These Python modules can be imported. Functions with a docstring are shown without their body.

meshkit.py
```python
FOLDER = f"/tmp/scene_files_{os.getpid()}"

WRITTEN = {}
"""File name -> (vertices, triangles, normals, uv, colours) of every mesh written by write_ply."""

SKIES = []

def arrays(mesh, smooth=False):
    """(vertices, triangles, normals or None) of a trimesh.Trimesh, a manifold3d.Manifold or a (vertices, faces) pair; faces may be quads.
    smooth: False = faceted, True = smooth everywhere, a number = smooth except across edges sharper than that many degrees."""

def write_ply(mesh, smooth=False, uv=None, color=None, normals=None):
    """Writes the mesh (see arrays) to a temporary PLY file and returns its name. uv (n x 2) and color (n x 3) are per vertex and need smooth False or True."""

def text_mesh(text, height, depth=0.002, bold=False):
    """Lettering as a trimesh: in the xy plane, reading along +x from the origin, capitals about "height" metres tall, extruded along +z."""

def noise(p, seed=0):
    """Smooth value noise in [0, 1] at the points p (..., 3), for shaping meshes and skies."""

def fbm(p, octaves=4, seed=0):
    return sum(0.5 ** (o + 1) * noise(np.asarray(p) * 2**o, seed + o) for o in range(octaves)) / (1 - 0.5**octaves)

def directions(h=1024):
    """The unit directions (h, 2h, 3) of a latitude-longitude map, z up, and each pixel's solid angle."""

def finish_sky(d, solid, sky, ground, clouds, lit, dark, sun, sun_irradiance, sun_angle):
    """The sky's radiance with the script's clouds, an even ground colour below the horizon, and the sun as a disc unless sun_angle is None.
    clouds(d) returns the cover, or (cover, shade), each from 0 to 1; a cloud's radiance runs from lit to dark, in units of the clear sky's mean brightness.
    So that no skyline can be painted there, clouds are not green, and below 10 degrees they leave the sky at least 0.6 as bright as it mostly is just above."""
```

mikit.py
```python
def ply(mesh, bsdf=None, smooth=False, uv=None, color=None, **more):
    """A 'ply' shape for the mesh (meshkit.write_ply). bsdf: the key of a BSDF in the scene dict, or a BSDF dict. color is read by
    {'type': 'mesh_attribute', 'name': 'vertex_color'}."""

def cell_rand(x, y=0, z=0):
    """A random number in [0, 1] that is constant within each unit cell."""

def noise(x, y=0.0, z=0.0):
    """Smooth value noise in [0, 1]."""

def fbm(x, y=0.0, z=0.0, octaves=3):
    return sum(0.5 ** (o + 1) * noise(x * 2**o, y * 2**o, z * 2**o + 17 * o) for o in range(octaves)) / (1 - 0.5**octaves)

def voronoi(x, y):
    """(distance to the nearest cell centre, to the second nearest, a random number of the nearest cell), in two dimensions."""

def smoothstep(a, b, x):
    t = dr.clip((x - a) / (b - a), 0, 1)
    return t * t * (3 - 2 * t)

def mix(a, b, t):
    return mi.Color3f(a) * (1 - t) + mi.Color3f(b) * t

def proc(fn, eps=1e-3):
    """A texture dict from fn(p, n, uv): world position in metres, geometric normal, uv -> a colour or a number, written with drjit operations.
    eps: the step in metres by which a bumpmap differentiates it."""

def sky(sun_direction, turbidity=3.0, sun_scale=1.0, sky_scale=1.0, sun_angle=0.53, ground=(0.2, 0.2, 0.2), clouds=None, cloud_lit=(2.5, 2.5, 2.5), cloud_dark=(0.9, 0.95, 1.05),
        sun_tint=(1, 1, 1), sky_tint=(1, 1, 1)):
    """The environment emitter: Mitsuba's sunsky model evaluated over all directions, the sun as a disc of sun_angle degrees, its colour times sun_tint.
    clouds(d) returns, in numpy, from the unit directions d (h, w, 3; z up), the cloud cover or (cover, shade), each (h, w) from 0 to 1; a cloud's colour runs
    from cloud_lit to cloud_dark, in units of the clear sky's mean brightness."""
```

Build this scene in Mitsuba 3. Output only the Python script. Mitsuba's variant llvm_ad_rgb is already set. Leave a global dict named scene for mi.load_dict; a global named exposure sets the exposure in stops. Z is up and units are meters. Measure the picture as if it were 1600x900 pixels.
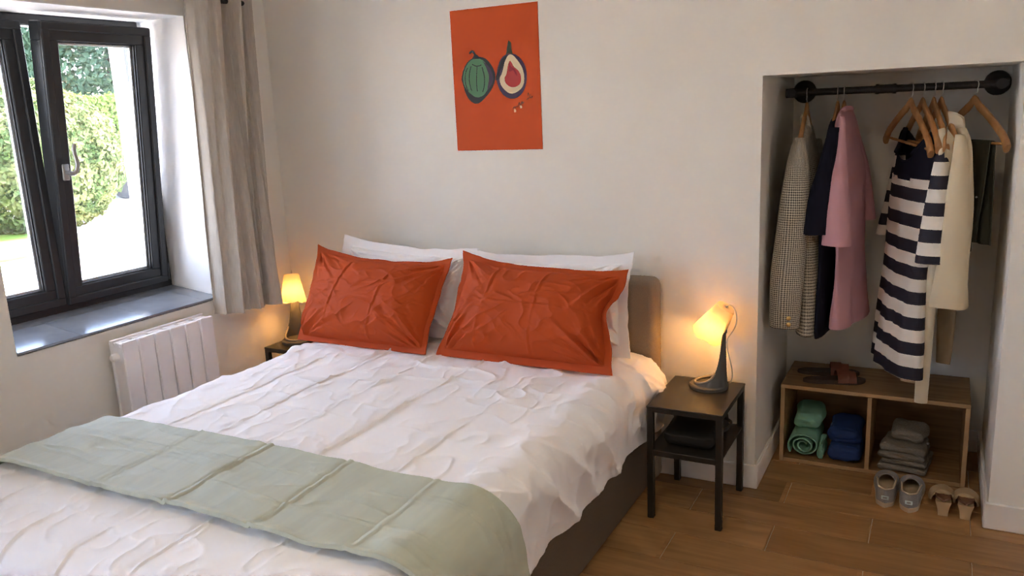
import math
import numpy as np, trimesh, mitsuba as mi, drjit as dr, mikit, meshkit
import manifold3d as m3
from shapely.geometry import Polygon, LineString, Point
from shapely import affinity
from shapely.ops import unary_union

T = mi.ScalarTransform4f
PI = math.pi
scene, labels = {}, {}
# ------------------------------------------------------------------ camera, sky, exposure
EYE = np.array([2.969183, -3.135163, 1.546606])
FWD = np.array([-0.460793, 0.860932, -0.215558]); UP = np.array([-0.061351, 0.211400, 0.975472])
scene['camera'] = {'type': 'perspective', 'fov': 64.06, 'fov_axis': 'x', 'near_clip': 0.05, 'far_clip': 300.0,
                   'to_world': T().look_at(origin=EYE.tolist(), target=(EYE + FWD).tolist(), up=UP.tolist())}
SUN = (0.30, 0.55, 0.78)
scene['sky'] = mikit.sky(SUN, turbidity=4.0, sun_scale=0.45, sky_scale=1.25, ground=(0.3, 0.3, 0.28), sky_tint=(0.88, 0.98, 1.14),
                         clouds=lambda d: (np.clip(meshkit.fbm(d * 2.2 + 5, 4, 3) * 1.6 - 0.35, 0, 1), 0.15), cloud_lit=(1.7, 1.7, 1.7), cloud_dark=(0.9, 0.92, 0.95))
exposure = 6.1
CL = (2.35, -2.3)
CEIL_LAMP = 0.38      # radiance of the ceiling lamp's diffuser
BULB = 2.1         # radiance of the bedside bulbs

# ------------------------------------------------------------------ materials
def rgb(*c): return {'type': 'rgb', 'value': list(c)}
def mat(name, col, rough=0.6, two=True, bump=None, bscale=0.001, eps=1e-3, **kw):
    col = col if isinstance(col, dict) else rgb(*col)
    b = {'type': 'principled', 'base_color': col, 'roughness': rough, **kw}
    if bump is not None: b = {'type': 'bumpmap', 'scale': bscale, 'tex': mikit.proc(bump, eps), 'bsdf': b}
    scene[name] = {'type': 'twosided', 'bsdf': b} if two else b
def diff(name, col):
    scene[name] = {'type': 'twosided', 'bsdf': {'type': 'diffuse', 'reflectance': col if isinstance(col, dict) else rgb(*col)}}

def f_wall(p, n, uv):
    k = mikit.fbm(p.x * 3, p.y * 3, p.z * 3, 3)
    return mikit.mix([.775, .755, .70], [.805, .785, .725], k)
diff('paint', mikit.proc(f_wall))
diff('reveal_paint', (.84, .83, .82))
diff('ceiling_paint', (.85, .84, .82))
mat('trim_white', (.78, .75, .71), .45)
def f_floor(p, n, uv):
    row = dr.floor((p.y + 0.085) / 0.19)
    cell = dr.floor((p.x - 2.49 + 0.3175 * (row - 2 * dr.floor(row / 2)) + 0.03 * mikit.cell_rand(row)) / 0.635)
    r1, r2 = mikit.cell_rand(row, cell), mikit.cell_rand(cell, row, 4)
    g = mikit.fbm(p.x * 5 + r1 * 40, p.y * 60 + r2 * 9, r1 * 7, 4)
    w = mikit.fbm(p.x * 2.5 + r2 * 30, p.y * 14 + 3 * mikit.noise(p.x * 4, p.y * 5), r2, 3)
    t = dr.clip(.55 * g + .55 * w + .35 * (r1 - .5), 0, 1)
    c = mikit.mix([.17, .083, .030], [.47, .26, .105], t)
    return c * (0.82 + .36 * r2)
mat('plank', mikit.proc(f_floor), .42, bump=lambda p, n, uv: mikit.fbm(p.x * 12, p.y * 140, 0, 2), bscale=.0004)
diff('grout', (.42, .34, .26))
mat('anthracite', (.022, .024, .026), .38)
mat('spacer', (.55, .56, .56), .35, metallic=.6)
mat('gasket', (.012, .012, .013), .6)
mat('chrome', (.42, .41, .40), .3, metallic=1.0)
scene['pane'] = {'type': 'thindielectric', 'int_ior': 1.5}
def f_slate(p, n, uv):
    return mikit.mix([.15, .165, .19], [.20, .215, .24], mikit.fbm(p.x * 18, p.y * 18, 0, 4))
mat('slate', mikit.proc(f_slate), .17, specular=.95)
mat('slate_grout', (.06, .06, .065), .7)
mat('radiator_white', (.80, .77, .77), .35)
mat('dark_slot', (.05, .05, .05), .7)
mat('rod_black', (.012, .011, .011), .42)
def weave(s):
    return lambda p, n, uv: dr.sin(p.x * s) * dr.sin(p.z * s + p.y * s)
def f_curtain(p, n, uv):
    return mikit.mix([.44, .40, .345], [.52, .475, .415], mikit.fbm(p.x * 160, p.y * 160, p.z * 25, 2))
mat('curtain_cloth', mikit.proc(f_curtain), .85)
mat('white_cotton', (.82, .81, .83), .75, sheen=.15)
mat('pillow_white', (.84, .83, .82), .75, sheen=.15)
mat('rust_cotton', (.42, .062, .013), .75, specular=.25)
mat('sage', mikit.proc(lambda p, n, uv: mikit.mix([.39, .42, .345], [.46, .49, .41], mikit.fbm(p.x * 60, p.y * 9, p.z * 20, 3))), .7, sheen=.5)
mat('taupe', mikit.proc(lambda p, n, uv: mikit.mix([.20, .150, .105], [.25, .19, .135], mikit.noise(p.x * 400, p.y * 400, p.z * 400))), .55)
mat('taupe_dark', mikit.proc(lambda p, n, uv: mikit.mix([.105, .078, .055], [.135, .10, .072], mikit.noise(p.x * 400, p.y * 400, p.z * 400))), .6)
mat('mattress', (.7, .68, .65), .8)
mat('black_steel', (.018, .016, .014), .36)
mat('lamp_grey', (.085, .080, .072), .55)
mat('lamp_ring', (.30, .26, .21), .6)
scene['lamp_shade'] = {'type': 'principledthin', 'base_color': rgb(.70, .60, .42), 'roughness': .6, 'diff_trans': .60, 'spec_trans': 0.0}
mat('cord_grey', (.55, .52, .47), .5)
mat('pouch_black', (.010, .010, .010), .6)
def f_hwood(p, n, uv):
    return mikit.mix([.30, .135, .045], [.47, .24, .09], mikit.fbm(p.x * 60, p.y * 60, p.z * 14, 3))
mat('hanger_wood', mikit.proc(f_hwood), .35, clearcoat=.4)
mat('steel', (.6, .58, .55), .3, metallic=1.0)
def f_oak(p, n, uv):
    g = mikit.fbm(p.x * 5, p.y * 60, p.z * 60, 4)
    return mikit.mix([.17, .095, .04], [.31, .185, .085], g)
mat('oak', mikit.proc(f_oak), .5)
mat('oak_edge', mikit.proc(lambda p, n, uv: mikit.mix([.36, .225, .11], [.46, .30, .15], mikit.fbm(p.x * 30, p.y * 30, p.z * 30, 2))), .5)
def f_check(p, n, uv):
    a = dr.select(dr.sin(uv.x * 2 * PI) > 0.1, 1.0, 0.0); b = dr.select(dr.sin(uv.y * 2 * PI) > 0.1, 1.0, 0.0)
    t = .5 * a + .5 * b
    return mikit.mix([.075, .07, .06], [.56, .50, .40], t)
mat('houndstooth', mikit.proc(f_check), .85)
mat('gold', (.75, .52, .2), .3, metallic=1.0)
mat('lining', (.03, .027, .025), .6)
mat('navy', (.006, .006, .014), .9, specular=.2)
mat('pink', (.50, .26, .29), .75)
def stripes(z0, ztop):
    def f(p, n, uv):
        k = (z0 - p.z) / 0.0945
        w = dr.select((k - dr.floor(k) < 0.5) & (p.z < ztop), 1.0, 0.0)
        return mikit.mix([.012, .011, .020], [.72, .67, .60], w)
    return f
mat('stripe_body', mikit.proc(stripes(1.235, 1.236)), .8)
mat('stripe_sleeve', mikit.proc(stripes(1.29, 1.291)), .8)
mat('cream', (.60, .50, .34), .8)
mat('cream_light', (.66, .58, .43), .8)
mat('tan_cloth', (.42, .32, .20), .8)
mat('olive', (.055, .056, .040), .8)
mat('mint', (.20, .42, .31), .85)
mat('blue', (.013, .038, .145), .85)
mat('grey_cloth', mikit.proc(lambda p, n, uv: mikit.mix([.15, .135, .11], [.22, .20, .17], mikit.noise(p.x * 300, p.y * 300, p.z * 300))), .9)
mat('tag_white', (.75, .74, .72), .6)
mat('canvas_grey', mikit.proc(lambda p, n, uv: mikit.mix([.20, .19, .185], [.26, .25, .245], mikit.noise(p.x * 500, p.y * 500, p.z * 500))), .9)
mat('sole_beige', (.48, .39, .28), .8)
mat('insole', (.42, .32, .20), .8)
mat('label_blue', (.42, .52, .53), .7)
mat('mule_tan', (.46, .33, .19), .55)
mat('mule_dark', (.16, .075, .04), .5)
mat('sandal_dark', (.05, .030, .022), .5)
mat('sandal_strap', (.16, .05, .028), .45)
mat('poster_paper', mikit.proc(lambda p, n, uv: mikit.mix([.53, .078, .020], [.56, .088, .024], mikit.noise(p.x * 6, 0, p.z * 6))), .7, specular=.25)
for nm, c in (('ink_dark', (.012, .013, .016)), ('ink_green', (.075, .20, .095)), ('ink_olive', (.03, .045, .02)), ('ink_purple', (.045, .022, .06)), ('ink_cream', (.70, .56, .36)), ('ink_red', (.42, .035, .03)), ('ink_deepred', (.25, .01, .02))):
    mat(nm, c, .6)
def leafmat(nm, col, tr=.5):
    scene[nm] = {'type': 'principledthin', 'base_color': col if isinstance(col, dict) else rgb(*col), 'roughness': .6, 'diff_trans': tr, 'spec_trans': 0.0}
leafmat('leaf_shrub', mikit.proc(lambda p, n, uv: mikit.mix([.07, .115, .045], [.25, .275, .125], mikit.smoothstep(.25, .8, mikit.fbm(p.x * 3.5, p.y * 3.5, p.z * 3.5, 3)))), .5)
leafmat('leaf_hedge', mikit.proc(lambda p, n, uv: mikit.mix([.13, .22, .05], [.25, .32, .10], mikit.noise(p.x * 3, p.y * 3, p.z * 3))), .5)
leafmat('leaf_tree', mikit.proc(lambda p, n, uv: mikit.mix([.05, .085, .06], [.13, .19, .12], mikit.noise(p.x, p.y, p.z))), .4)
mat('bark', (.09, .065, .045), .9)
mat('driveway', mikit.proc(lambda p, n, uv: mikit.mix([.50, .48, .45], [.62, .60, .57], mikit.fbm(p.x * 3, p.y * 3, 0, 3))), .9)
mat('lawn_green', mikit.proc(lambda p, n, uv: mikit.mix([.10, .18, .03], [.20, .28, .06], mikit.fbm(p.x * 4, p.y * 4, 0, 3))), .9)
mat('render_white', (.78, .77, .74), .8)
mat('car_paint', (.05, .055, .065), .3, clearcoat=.8)
mat('car_glass', (.02, .022, .025), .1)
mat('tyre', (.02, .02, .02), .8)

# ------------------------------------------------------------------ mesh helpers
def cat(ms): return trimesh.util.concatenate(list(ms))
def box(x0, x1, y0, y1, z0, z1):
    m = trimesh.creation.box((abs(x1 - x0), abs(y1 - y0), abs(z1 - z0))); m.apply_translation(((x0 + x1) / 2, (y0 + y1) / 2, (z0 + z1) / 2)); return m
def cbox(x0, x1, y0, y1, z0, z1, c=.003):
    P = []
    for x, sx in ((x0, 1), (x1, -1)):
        for y, sy in ((y0, 1), (y1, -1)):
            for z, sz in ((z0, 1), (z1, -1)):
                P += [(x + sx * c, y + sy * c, z), (x + sx * c, y, z + sz * c), (x, y + sy * c, z + sz * c)]
    return trimesh.convex.convex_hull(np.array(P))
def rbox(x0, x1, y0, y1, z0, z1, r=.03, n=2):
    s = trimesh.creation.icosphere(n, r).vertices
    return trimesh.convex.convex_hull(np.vstack([s + (x, y, z) for x in (x0 + r, x1 - r) for y in (y0 + r, y1 - r) for z in (z0 + r, z1 - r)]))
def grid(P, closed_u=False, closed_v=False, flip=False):
    P = np.asarray(P, float); n, m = P.shape[:2]
    I = np.arange(n * m).reshape(n, m)
    if closed_u: I = np.vstack([I, I[:1]])
    if closed_v: I = np.hstack([I, I[:, :1]])
    a, b, c, d = I[:-1, :-1].ravel(), I[1:, :-1].ravel(), I[1:, 1:].ravel(), I[:-1, 1:].ravel()
    F = np.vstack([np.c_[a, b, c], np.c_[a, c, d]])
    if flip: F = F[:, ::-1]
    return trimesh.Trimesh(P.reshape(-1, 3), F, process=False)
def gnormals(P):
    du = np.gradient(P, axis=0); dv = np.gradient(P, axis=1)
    n = np.cross(du, dv); return n / np.maximum(np.linalg.norm(n, axis=-1, keepdims=True), 1e-12)
def sheet(P, th):
    """closed shell of thickness th around a grid"""
    P = np.asarray(P, float); N = gnormals(P); A, B = P + N * th / 2, P - N * th / 2
    n, m = P.shape[:2]; I = np.arange(n * m).reshape(n, m); J = I + n * m
    rim = np.concatenate([I[0, :-1], I[:-1, -1], I[-1, :0:-1], I[:0:-1, 0]]); rj = rim + n * m
    r2, rj2 = np.roll(rim, -1), np.roll(rj, -1)
    a = grid(A).faces; b = grid(B).faces[:, ::-1] + n * m
    F = np.vstack([a, b, np.c_[rim, rj, rj2], np.c_[rim, rj2, r2]])
    return trimesh.Trimesh(np.vstack([A.reshape(-1, 3), B.reshape(-1, 3)]), F, process=False)
def loft(rings, cap=True):
    """rings (n, m, 3): closed loops joined and capped"""
    R = np.asarray(rings, float); n, m = R.shape[:2]
    g = grid(R, closed_v=True)
    V, F = [g.vertices], [g.faces]
    if cap:
        c0, c1 = R[0].mean(0), R[-1].mean(0); V += [c0[None], c1[None]]
        i = np.arange(m); j = (i + 1) % m
        F += [np.c_[i * 0 + n * m, i, j], np.c_[i * 0 + n * m + 1, (n - 1) * m + j, (n - 1) * m + i]]
    t = trimesh.Trimesh(np.vstack(V), np.vstack(F), process=False); return t
def tube(path, r, n=10, cap=True):
    P = np.asarray(path, float); r = np.broadcast_to(r, len(P)); rings = []
    t = np.gradient(P, axis=0); t /= np.linalg.norm(t, axis=1, keepdims=True)
    u = np.cross(t[0], [0.13, 0.31, 0.94] if abs(t[0][2]) < .9 else [1, 0.1, 0]); u /= np.linalg.norm(u)
    a = np.linspace(0, 2 * PI, n, endpoint=False)
    for p, d, q in zip(P, t, r):
        u = u - d * (u @ d); u /= np.linalg.norm(u); v = np.cross(d, u)
        rings.append(p + q * (np.cos(a)[:, None] * u + np.sin(a)[:, None] * v))
    return loft(rings, cap)
def spline(pts, n=40):
    from scipy.interpolate import CubicSpline
    pts = np.asarray(pts, float); s = np.r_[0, np.cumsum(np.linalg.norm(np.diff(pts, axis=0), axis=1))]
    return CubicSpline(s, pts)(np.linspace(0, s[-1], n))
def lathe(prof, n=32):
    a = np.linspace(0, 2 * PI, n, endpoint=False)
    return loft([[(r * math.cos(t), r * math.sin(t), z) for t in a] for r, z in prof])
def extrude(poly, h):
    return cat([trimesh.creation.extrude_polygon(g, h, engine='earcut') for g in getattr(poly, 'geoms', [poly])])
def rotz(m, a, at=(0, 0, 0)):
    m = m.copy(); m.apply_transform(trimesh.transformations.rotation_matrix(a, [0, 0, 1], at)); return m
def rot(m, a, ax, at=(0, 0, 0)):
    m = m.copy(); m.apply_transform(trimesh.transformations.rotation_matrix(a, ax, at)); return m
def mv(m, *d): m = m.copy(); m.apply_translation(d); return m
def fbm3(P, f, seed=0, o=3): return meshkit.fbm(np.asarray(P) * np.asarray(f), o, seed)
def ridge(P, f, seed=0, sharp=5, o=2): return (1 - np.abs(2 * fbm3(P, f, seed, o) - 1)) ** sharp
def sm(a, b, x): t = np.clip((x - a) / (b - a), 0, 1); return t * t * (3 - 2 * t)

def num(name):
    if name not in USED: USED[name] = 0; return name
    USED[name] += 1; return f'{name}_{USED[name]:03d}'
USED = {}
def thing(name, label, cat_, group=None, kind=None):
    k = num(name); labels[k] = {'label': label, 'category': cat_}
    if group: labels[k]['group'] = group
    if kind: labels[k]['kind'] = kind
    return k
def add(key, mesh, m, smooth=False, **kw):
    scene[key] = mikit.ply(mesh, m, smooth, **kw)
def part(parent, name, mesh, m, smooth=False, label=None, kind=None, **kw):
    k = num(parent + '__' + name); add(k, mesh, m, smooth, **kw)
    if label or kind: labels[k] = {**({'label': label} if label else {}), **({'kind': kind} if kind else {})}
    return k
def struct(name, label=None):
    labels[name] = {'kind': 'structure', **({'label': label} if label else {})}; return name

# ------------------------------------------------------------------ the room
RX, RY, CH = 4.5, -5.0, 2.5
YL, YR = -1.447, -0.49          # window opening on the left wall
NX0, NX1, NZ, ND = 2.36, 3.175, 1.617, 0.70
struct('floor', 'wood-look tiled floor'); add('floor', box(-.3, RX + .2, RY - .2, ND + .15, -.12, -.0025), 'grout')
var = 0
for r in range(-27, 5):
    y0 = -.085 + r * .19; y1 = y0 + .19
    if y0 < RY or y1 > ND + .2: continue
    par = r % 2
    rr = np.random.default_rng(r + 100).random()
    x = 2.49 - .3175 * par
    i0 = int(math.floor((0 - x) / .635))
    for i in range(i0, i0 + 10):
        a, b = x + i * .635, x + (i + 1) * .635
        a, b = max(a, -.02), min(b, RX + .02)
        lim = ND
        if b - a < .02: continue
        far = y0 < -2.3
        if far: continue
        part('floor', 'plank', cbox(a + .0016, b - .0016, y0 + .0016, y1 - .0016, -.01, 0, .0008), 'plank')
part('floor', 'plank_field', cat([box(-.02, RX, RY, -2.36, -.01, 0)]), 'plank', kind='stuff')
struct('ceiling'); add('ceiling', box(-.6, RX + .2, RY - .2, ND + .2, CH, CH + .15), 'ceiling_paint')
WT = .52
struct('wall_left', 'white wall with the window')
Y2 = (-4.15, -2.75)
add('wall_left', cat([box(-WT, 0, RY - .2, Y2[0], -.3, CH), box(-WT, 0, Y2[1], YL, -.3, CH), box(-WT, 0, *Y2, -.3, .735), box(-WT, 0, *Y2, 2.0, CH), box(-WT, 0, YR, .2, -.3, CH), box(-WT, 0, YL, YR, -.3, .735), box(-WT, 0, YL, YR, 2.0, CH)]), 'paint')
struct('wall_back', 'white wall behind the bed with a recessed wardrobe niche')
add('wall_back', cat([box(-.2, NX0, 0, ND + .15, -.3, CH), box(NX1, RX + .2, 0, ND + .15, -.3, CH), box(NX0, NX1, 0, ND + .15, NZ, CH), box(NX0, NX1, ND, ND + .15, -.3, NZ)]), 'paint')
struct('wall_right'); add('wall_right', box(RX, RX + .2, RY - .2, 0, -.3, CH), 'paint')
struct('wall_front'); add('wall_front', box(-.2, RX + .2, RY - .2, RY, -.3, CH), 'paint')
struct('window_2', 'second window nearer the camera')
part('window_2', 'frame', cat([box(-.35, -.29, *Y2, .735, .79), box(-.35, -.29, *Y2, 1.94, 2.0)] + [box(-.35, -.29, y - .035, y + .035, .735, 2.0) for y in (Y2[0] + .035, sum(Y2) / 2, Y2[1] - .035)]), 'anthracite')
for a, b in ((Y2[0] + .07, sum(Y2) / 2 - .035), (sum(Y2) / 2 + .035, Y2[1] - .07)):
    part('window_2', 'pane', trimesh.Trimesh([(-.32, a, .79), (-.32, b, .79), (-.32, b, 1.94), (-.32, a, 1.94)], [(0, 1, 2), (0, 2, 3)]), 'pane')
# baseboards
BB, BT = .10, .013
def base(name, boxes): struct(name); add(name, cat([cbox(*b, 0, BB, .004) for b in boxes]), 'trim_white')
base('baseboard_back', [(0, NX0 + BT, -BT, 0), (NX1 - BT, RX, -BT, 0)])
base('baseboard_niche', [(NX0, NX0 + BT, 0, ND), (NX1 - BT, NX1, 0, ND), (NX0 + BT, NX1 - BT, ND - BT, ND)])
base('baseboard_left', [(0, BT, RY, -BT)])
base('baseboard_right', [(RX - BT, RX, RY, -BT)])

# ------------------------------------------------------------------ window on the left wall
struct('window_1', 'dark grey two-sash window with its right sash tilted inwards')
FX = -.30                      # room face of the fixed frame
FY0, FY1, FZ0, FZ1 = -1.62, YR + .005, .775, 1.995
def ring(x0, x1, y0, y1, z0, z1, w, c=.004):
    return cat([cbox(x0, x1, y0, y1, z0, z0 + w, c), cbox(x0, x1, y0, y1, z1 - w, z1, c), cbox(x0, x1, y0, y0 + w, z0 + w - c, z1 - w + c, c), cbox(x0, x1, y1 - w, y1, z0 + w - c, z1 - w + c, c)])
part('window_1', 'frame', ring(FX - .07, FX, FY0, FY1, FZ0, FZ1, .045), 'anthracite')
def sash(y0, y1, z0, z1, x0, tilt, handle):
    """x0: room face; tilt about the lower edge, towards the room"""
    th, w = .066, .076
    M = trimesh.transformations.rotation_matrix(tilt, [0, 1, 0], (x0 - th / 2, 0, z0))
    def tr(m): m = m.copy(); m.apply_transform(M); return m
    s = part('window_1', 'sash', tr(cat([ring(x0 - th, x0, y0, y1, z0, z1, w), ring(x0 - .008, x0 + .010, y0 + .002, y1 - .002, z0 + .002, z1 - .002, .034, .004)])), 'anthracite')
    def sub(nm, m, mt, smooth=False, label=None): part(s, nm, tr(m), mt, smooth, label)
    gy0, gy1, gz0, gz1 = y0 + w, y1 - w, z0 + w, z1 - w
    sub('gasket', ring(x0 - .020, x0 - .010, gy0 - .002, gy1 + .002, gz0 - .002, gz1 + .002, .007, .001), 'gasket')
    sub('spacer', ring(x0 - .040, x0 - .026, gy0, gy1, gz0, gz1, .013, .001), 'spacer')
    for xx in (x0 - .024, x0 - .042):
        sub('pane', trimesh.Trimesh([(xx, gy0, gz0), (xx, gy1, gz0), (xx, gy1, gz1), (xx, gy0, gz1)], [(0, 1, 2), (0, 2, 3)]), 'pane')
    if handle:
        hy, hz = y0 + .040, 1.375
        h = cat([rbox(x0 + .008, x0 + .020, hy - .015, hy + .015, hz - .034, hz + .034, .0055), tube([(x0 + .012, hy, hz), (x0 + .05, hy, hz)], .0085, 12)])
        sub('handle', cat([h, tube(spline([(x0 + .046, hy - .006, hz), (x0 + .054, hy + .012, hz), (x0 + .056, hy + .022, hz + .014), (x0 + .056, hy + .024, hz + .05), (x0 + .052, hy + .024, hz + .115)], 24), np.linspace(.0095, .0075, 24), 12)]), 'chrome', 40, 'brushed metal window handle')
        sub('hinge', cat([tube([(x0 + .004, y1 + .004, z0 + .01), (x0 + .004, y1 + .004, z0 + .09)], .007, 10)]), 'anthracite')
sash(-1.575, -1.047, .815, 1.965, FX + .018, 0, False)
sash(-1.043, -.535, .815, 1.965, FX + .025, math.radians(5.2), True)
# reveal lining, slightly sloping sill of slate tiles
struct('trim_1', 'white plastered window reveal')
add('trim_1', cat([box(FX - .07, -.0005, YR - .003, YR + .002, .74, 2.0), box(FX - .07, -.0005, YL, YR, 1.995, 2.001)]), 'reveal_paint')
struct('trim_2', 'white outer window reveal')
add('trim_2', cat([box(-WT, FX - .07, YR - .0, YR + .03, .6, 2.05)]), 'render_white')
struct('window_sill', 'dark slate tiled window sill')
zs = lambda x: .75 + (-x) * .035 / .3
def stile(y0, y1, x0, x1):
    P = []
    for x in (x0, x1):
        for y in (y0, y1):
            for z in (-.009, 0): P.append((x, y, zs(x) + z))
    return trimesh.convex.convex_hull(np.array(P))
for y0, y1 in ((-1.447, -1.19), (-1.19, -.885), (-.885, -.58), (-.58, YR)):
    part('window_sill', 'tile', stile(y0 + .001, y1 - .001, -.225, .006), 'slate')
for y0, y1 in ((-1.447, -1.19), (-1.19, -.885), (-.885, -.58), (-.58, YR)):
    part('window_sill', 'tile', stile(y0 + .001, y1 - .001, -.36, -.2275), 'slate')
part('window_sill', 'bed', mv(stile(YL, YR, -.37, .0), 0, 0, -.004), 'slate_grout')

# ------------------------------------------------------------------ radiator
k = thing('radiator', 'white panel radiator on the wall under the window sill', 'radiator')
ry0, ry1, rz0, rz1 = -1.105, -.635, .14, .70
pw = (ry1 - ry0) / 6
for i in range(6):
    part(k, 'panel', cbox(.098, .116, ry0 + i * pw + .0028, ry0 + (i + 1) * pw - .0028, rz0, rz1, .004), 'radiator_white')
part(k, 'body', cat([box(.042, .097, ry0 + i * pw + .006, ry0 + (i + 1) * pw - .006, rz0 + .01, rz1 - .02) for i in range(6)] + [cbox(.038, .050, ry0, ry1, rz0, rz1 + .004, .002)]), 'radiator_white')
for i in range(6):
    a = ry0 + i * pw
    for j in range(3):
        part(k, 'grille_bar', cbox(.052 + j * .016, .062 + j * .016, a + .008, a + pw - .008, rz1 - .016, rz1 - .004, .002), 'radiator_white')
part(k, 'valve', rot(mv(lathe([(.0, 0), (.014, 0), (.016, .006), (.016, .022), (.012, .03), (0, .031)], 16), 0, 0, 0), PI / 2, [1, 0, 0], (0, 0, 0)).apply_translation((.072, ry0 + .008, rz1 - .06)), 'trim_white', 40)
for yy in (ry0 + .06, ry1 - .09): part(k, 'bracket', box(0, .042, yy, yy + .03, rz1 - .08, rz1 - .04), 'radiator_white')

# ------------------------------------------------------------------ curtain and rod
k = thing('curtain_rod', 'black curtain rod above the window', 'curtain rod')
RODX, RODZ = .085, 2.062
part(k, 'rod', tube([(RODX, -1.75, RODZ), (RODX, -.205, RODZ)], .011, 14), 'rod_black', 40)
part(k, 'finial', mv(trimesh.creation.icosphere(2, .014), RODX, -.20, RODZ), 'rod_black', True)
for yy in (-.30, -1.65): part(k, 'bracket', tube([(0, yy, RODZ), (RODX, yy, RODZ)], .007), 'rod_black')
k = thing('curtain', 'beige eyelet curtain drawn to the right of the window', 'curtain')
ctop = [(.060, -.528), (.092, -.500), (.104, -.462), (.106, -.42), (.098, -.378), (.058, -.362), (.050, -.338), (.080, -.318), (.112, -.292), (.108, -.272), (.060, -.262), (.048, -.240), (.085, -.222), (.100, -.200), (.060, -.172), (.050, -.150)]
cbot = [(.030, -.545), (.066, -.528), (.102, -.500), (.120, -.470), (.100, -.448), (.096, -.43), (.122, -.408), (.140, -.370), (.128, -.340), (.088, -.338), (.092, -.318), (.146, -.310), (.160, -.280), (.118, -.250), (.070, -.232), (.060, -.196)]
n = 260
ctop = [(.086 + (x - .082) * 1.75, y) for x, y in ctop]; cbot = [(.098 + (x - .098) * 1.25, y) for x, y in cbot]
pt, pb = spline([(*p, 0) for p in ctop], n), spline([(*p, 0) for p in cbot], n)
zz = np.linspace(2.115, .675, 120); P = np.zeros((120, n, 3))
for i, z in enumerate(zz):
    t = (2.115 - z) / 1.44
    P[i, :, :2] = pt[:, :2] * (1 - t) + pb[:, :2] * t; P[i, :, 2] = z
    P[i, :, 0] += .010 * (fbm3(np.c_[pt[:, 1], pt[:, 0], np.full(n, z)], (16, 16, 1.6), 4) - .5) * (.3 + t)
    P[i, :, 1] += .012 * (fbm3(np.c_[pt[:, 1], pt[:, 0], np.full(n, z)], (16, 16, 2.0), 9) - .5) * t
sl = np.r_[0, np.cumsum(np.linalg.norm(np.diff(pb[:, :2], axis=0), axis=1))]
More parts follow.
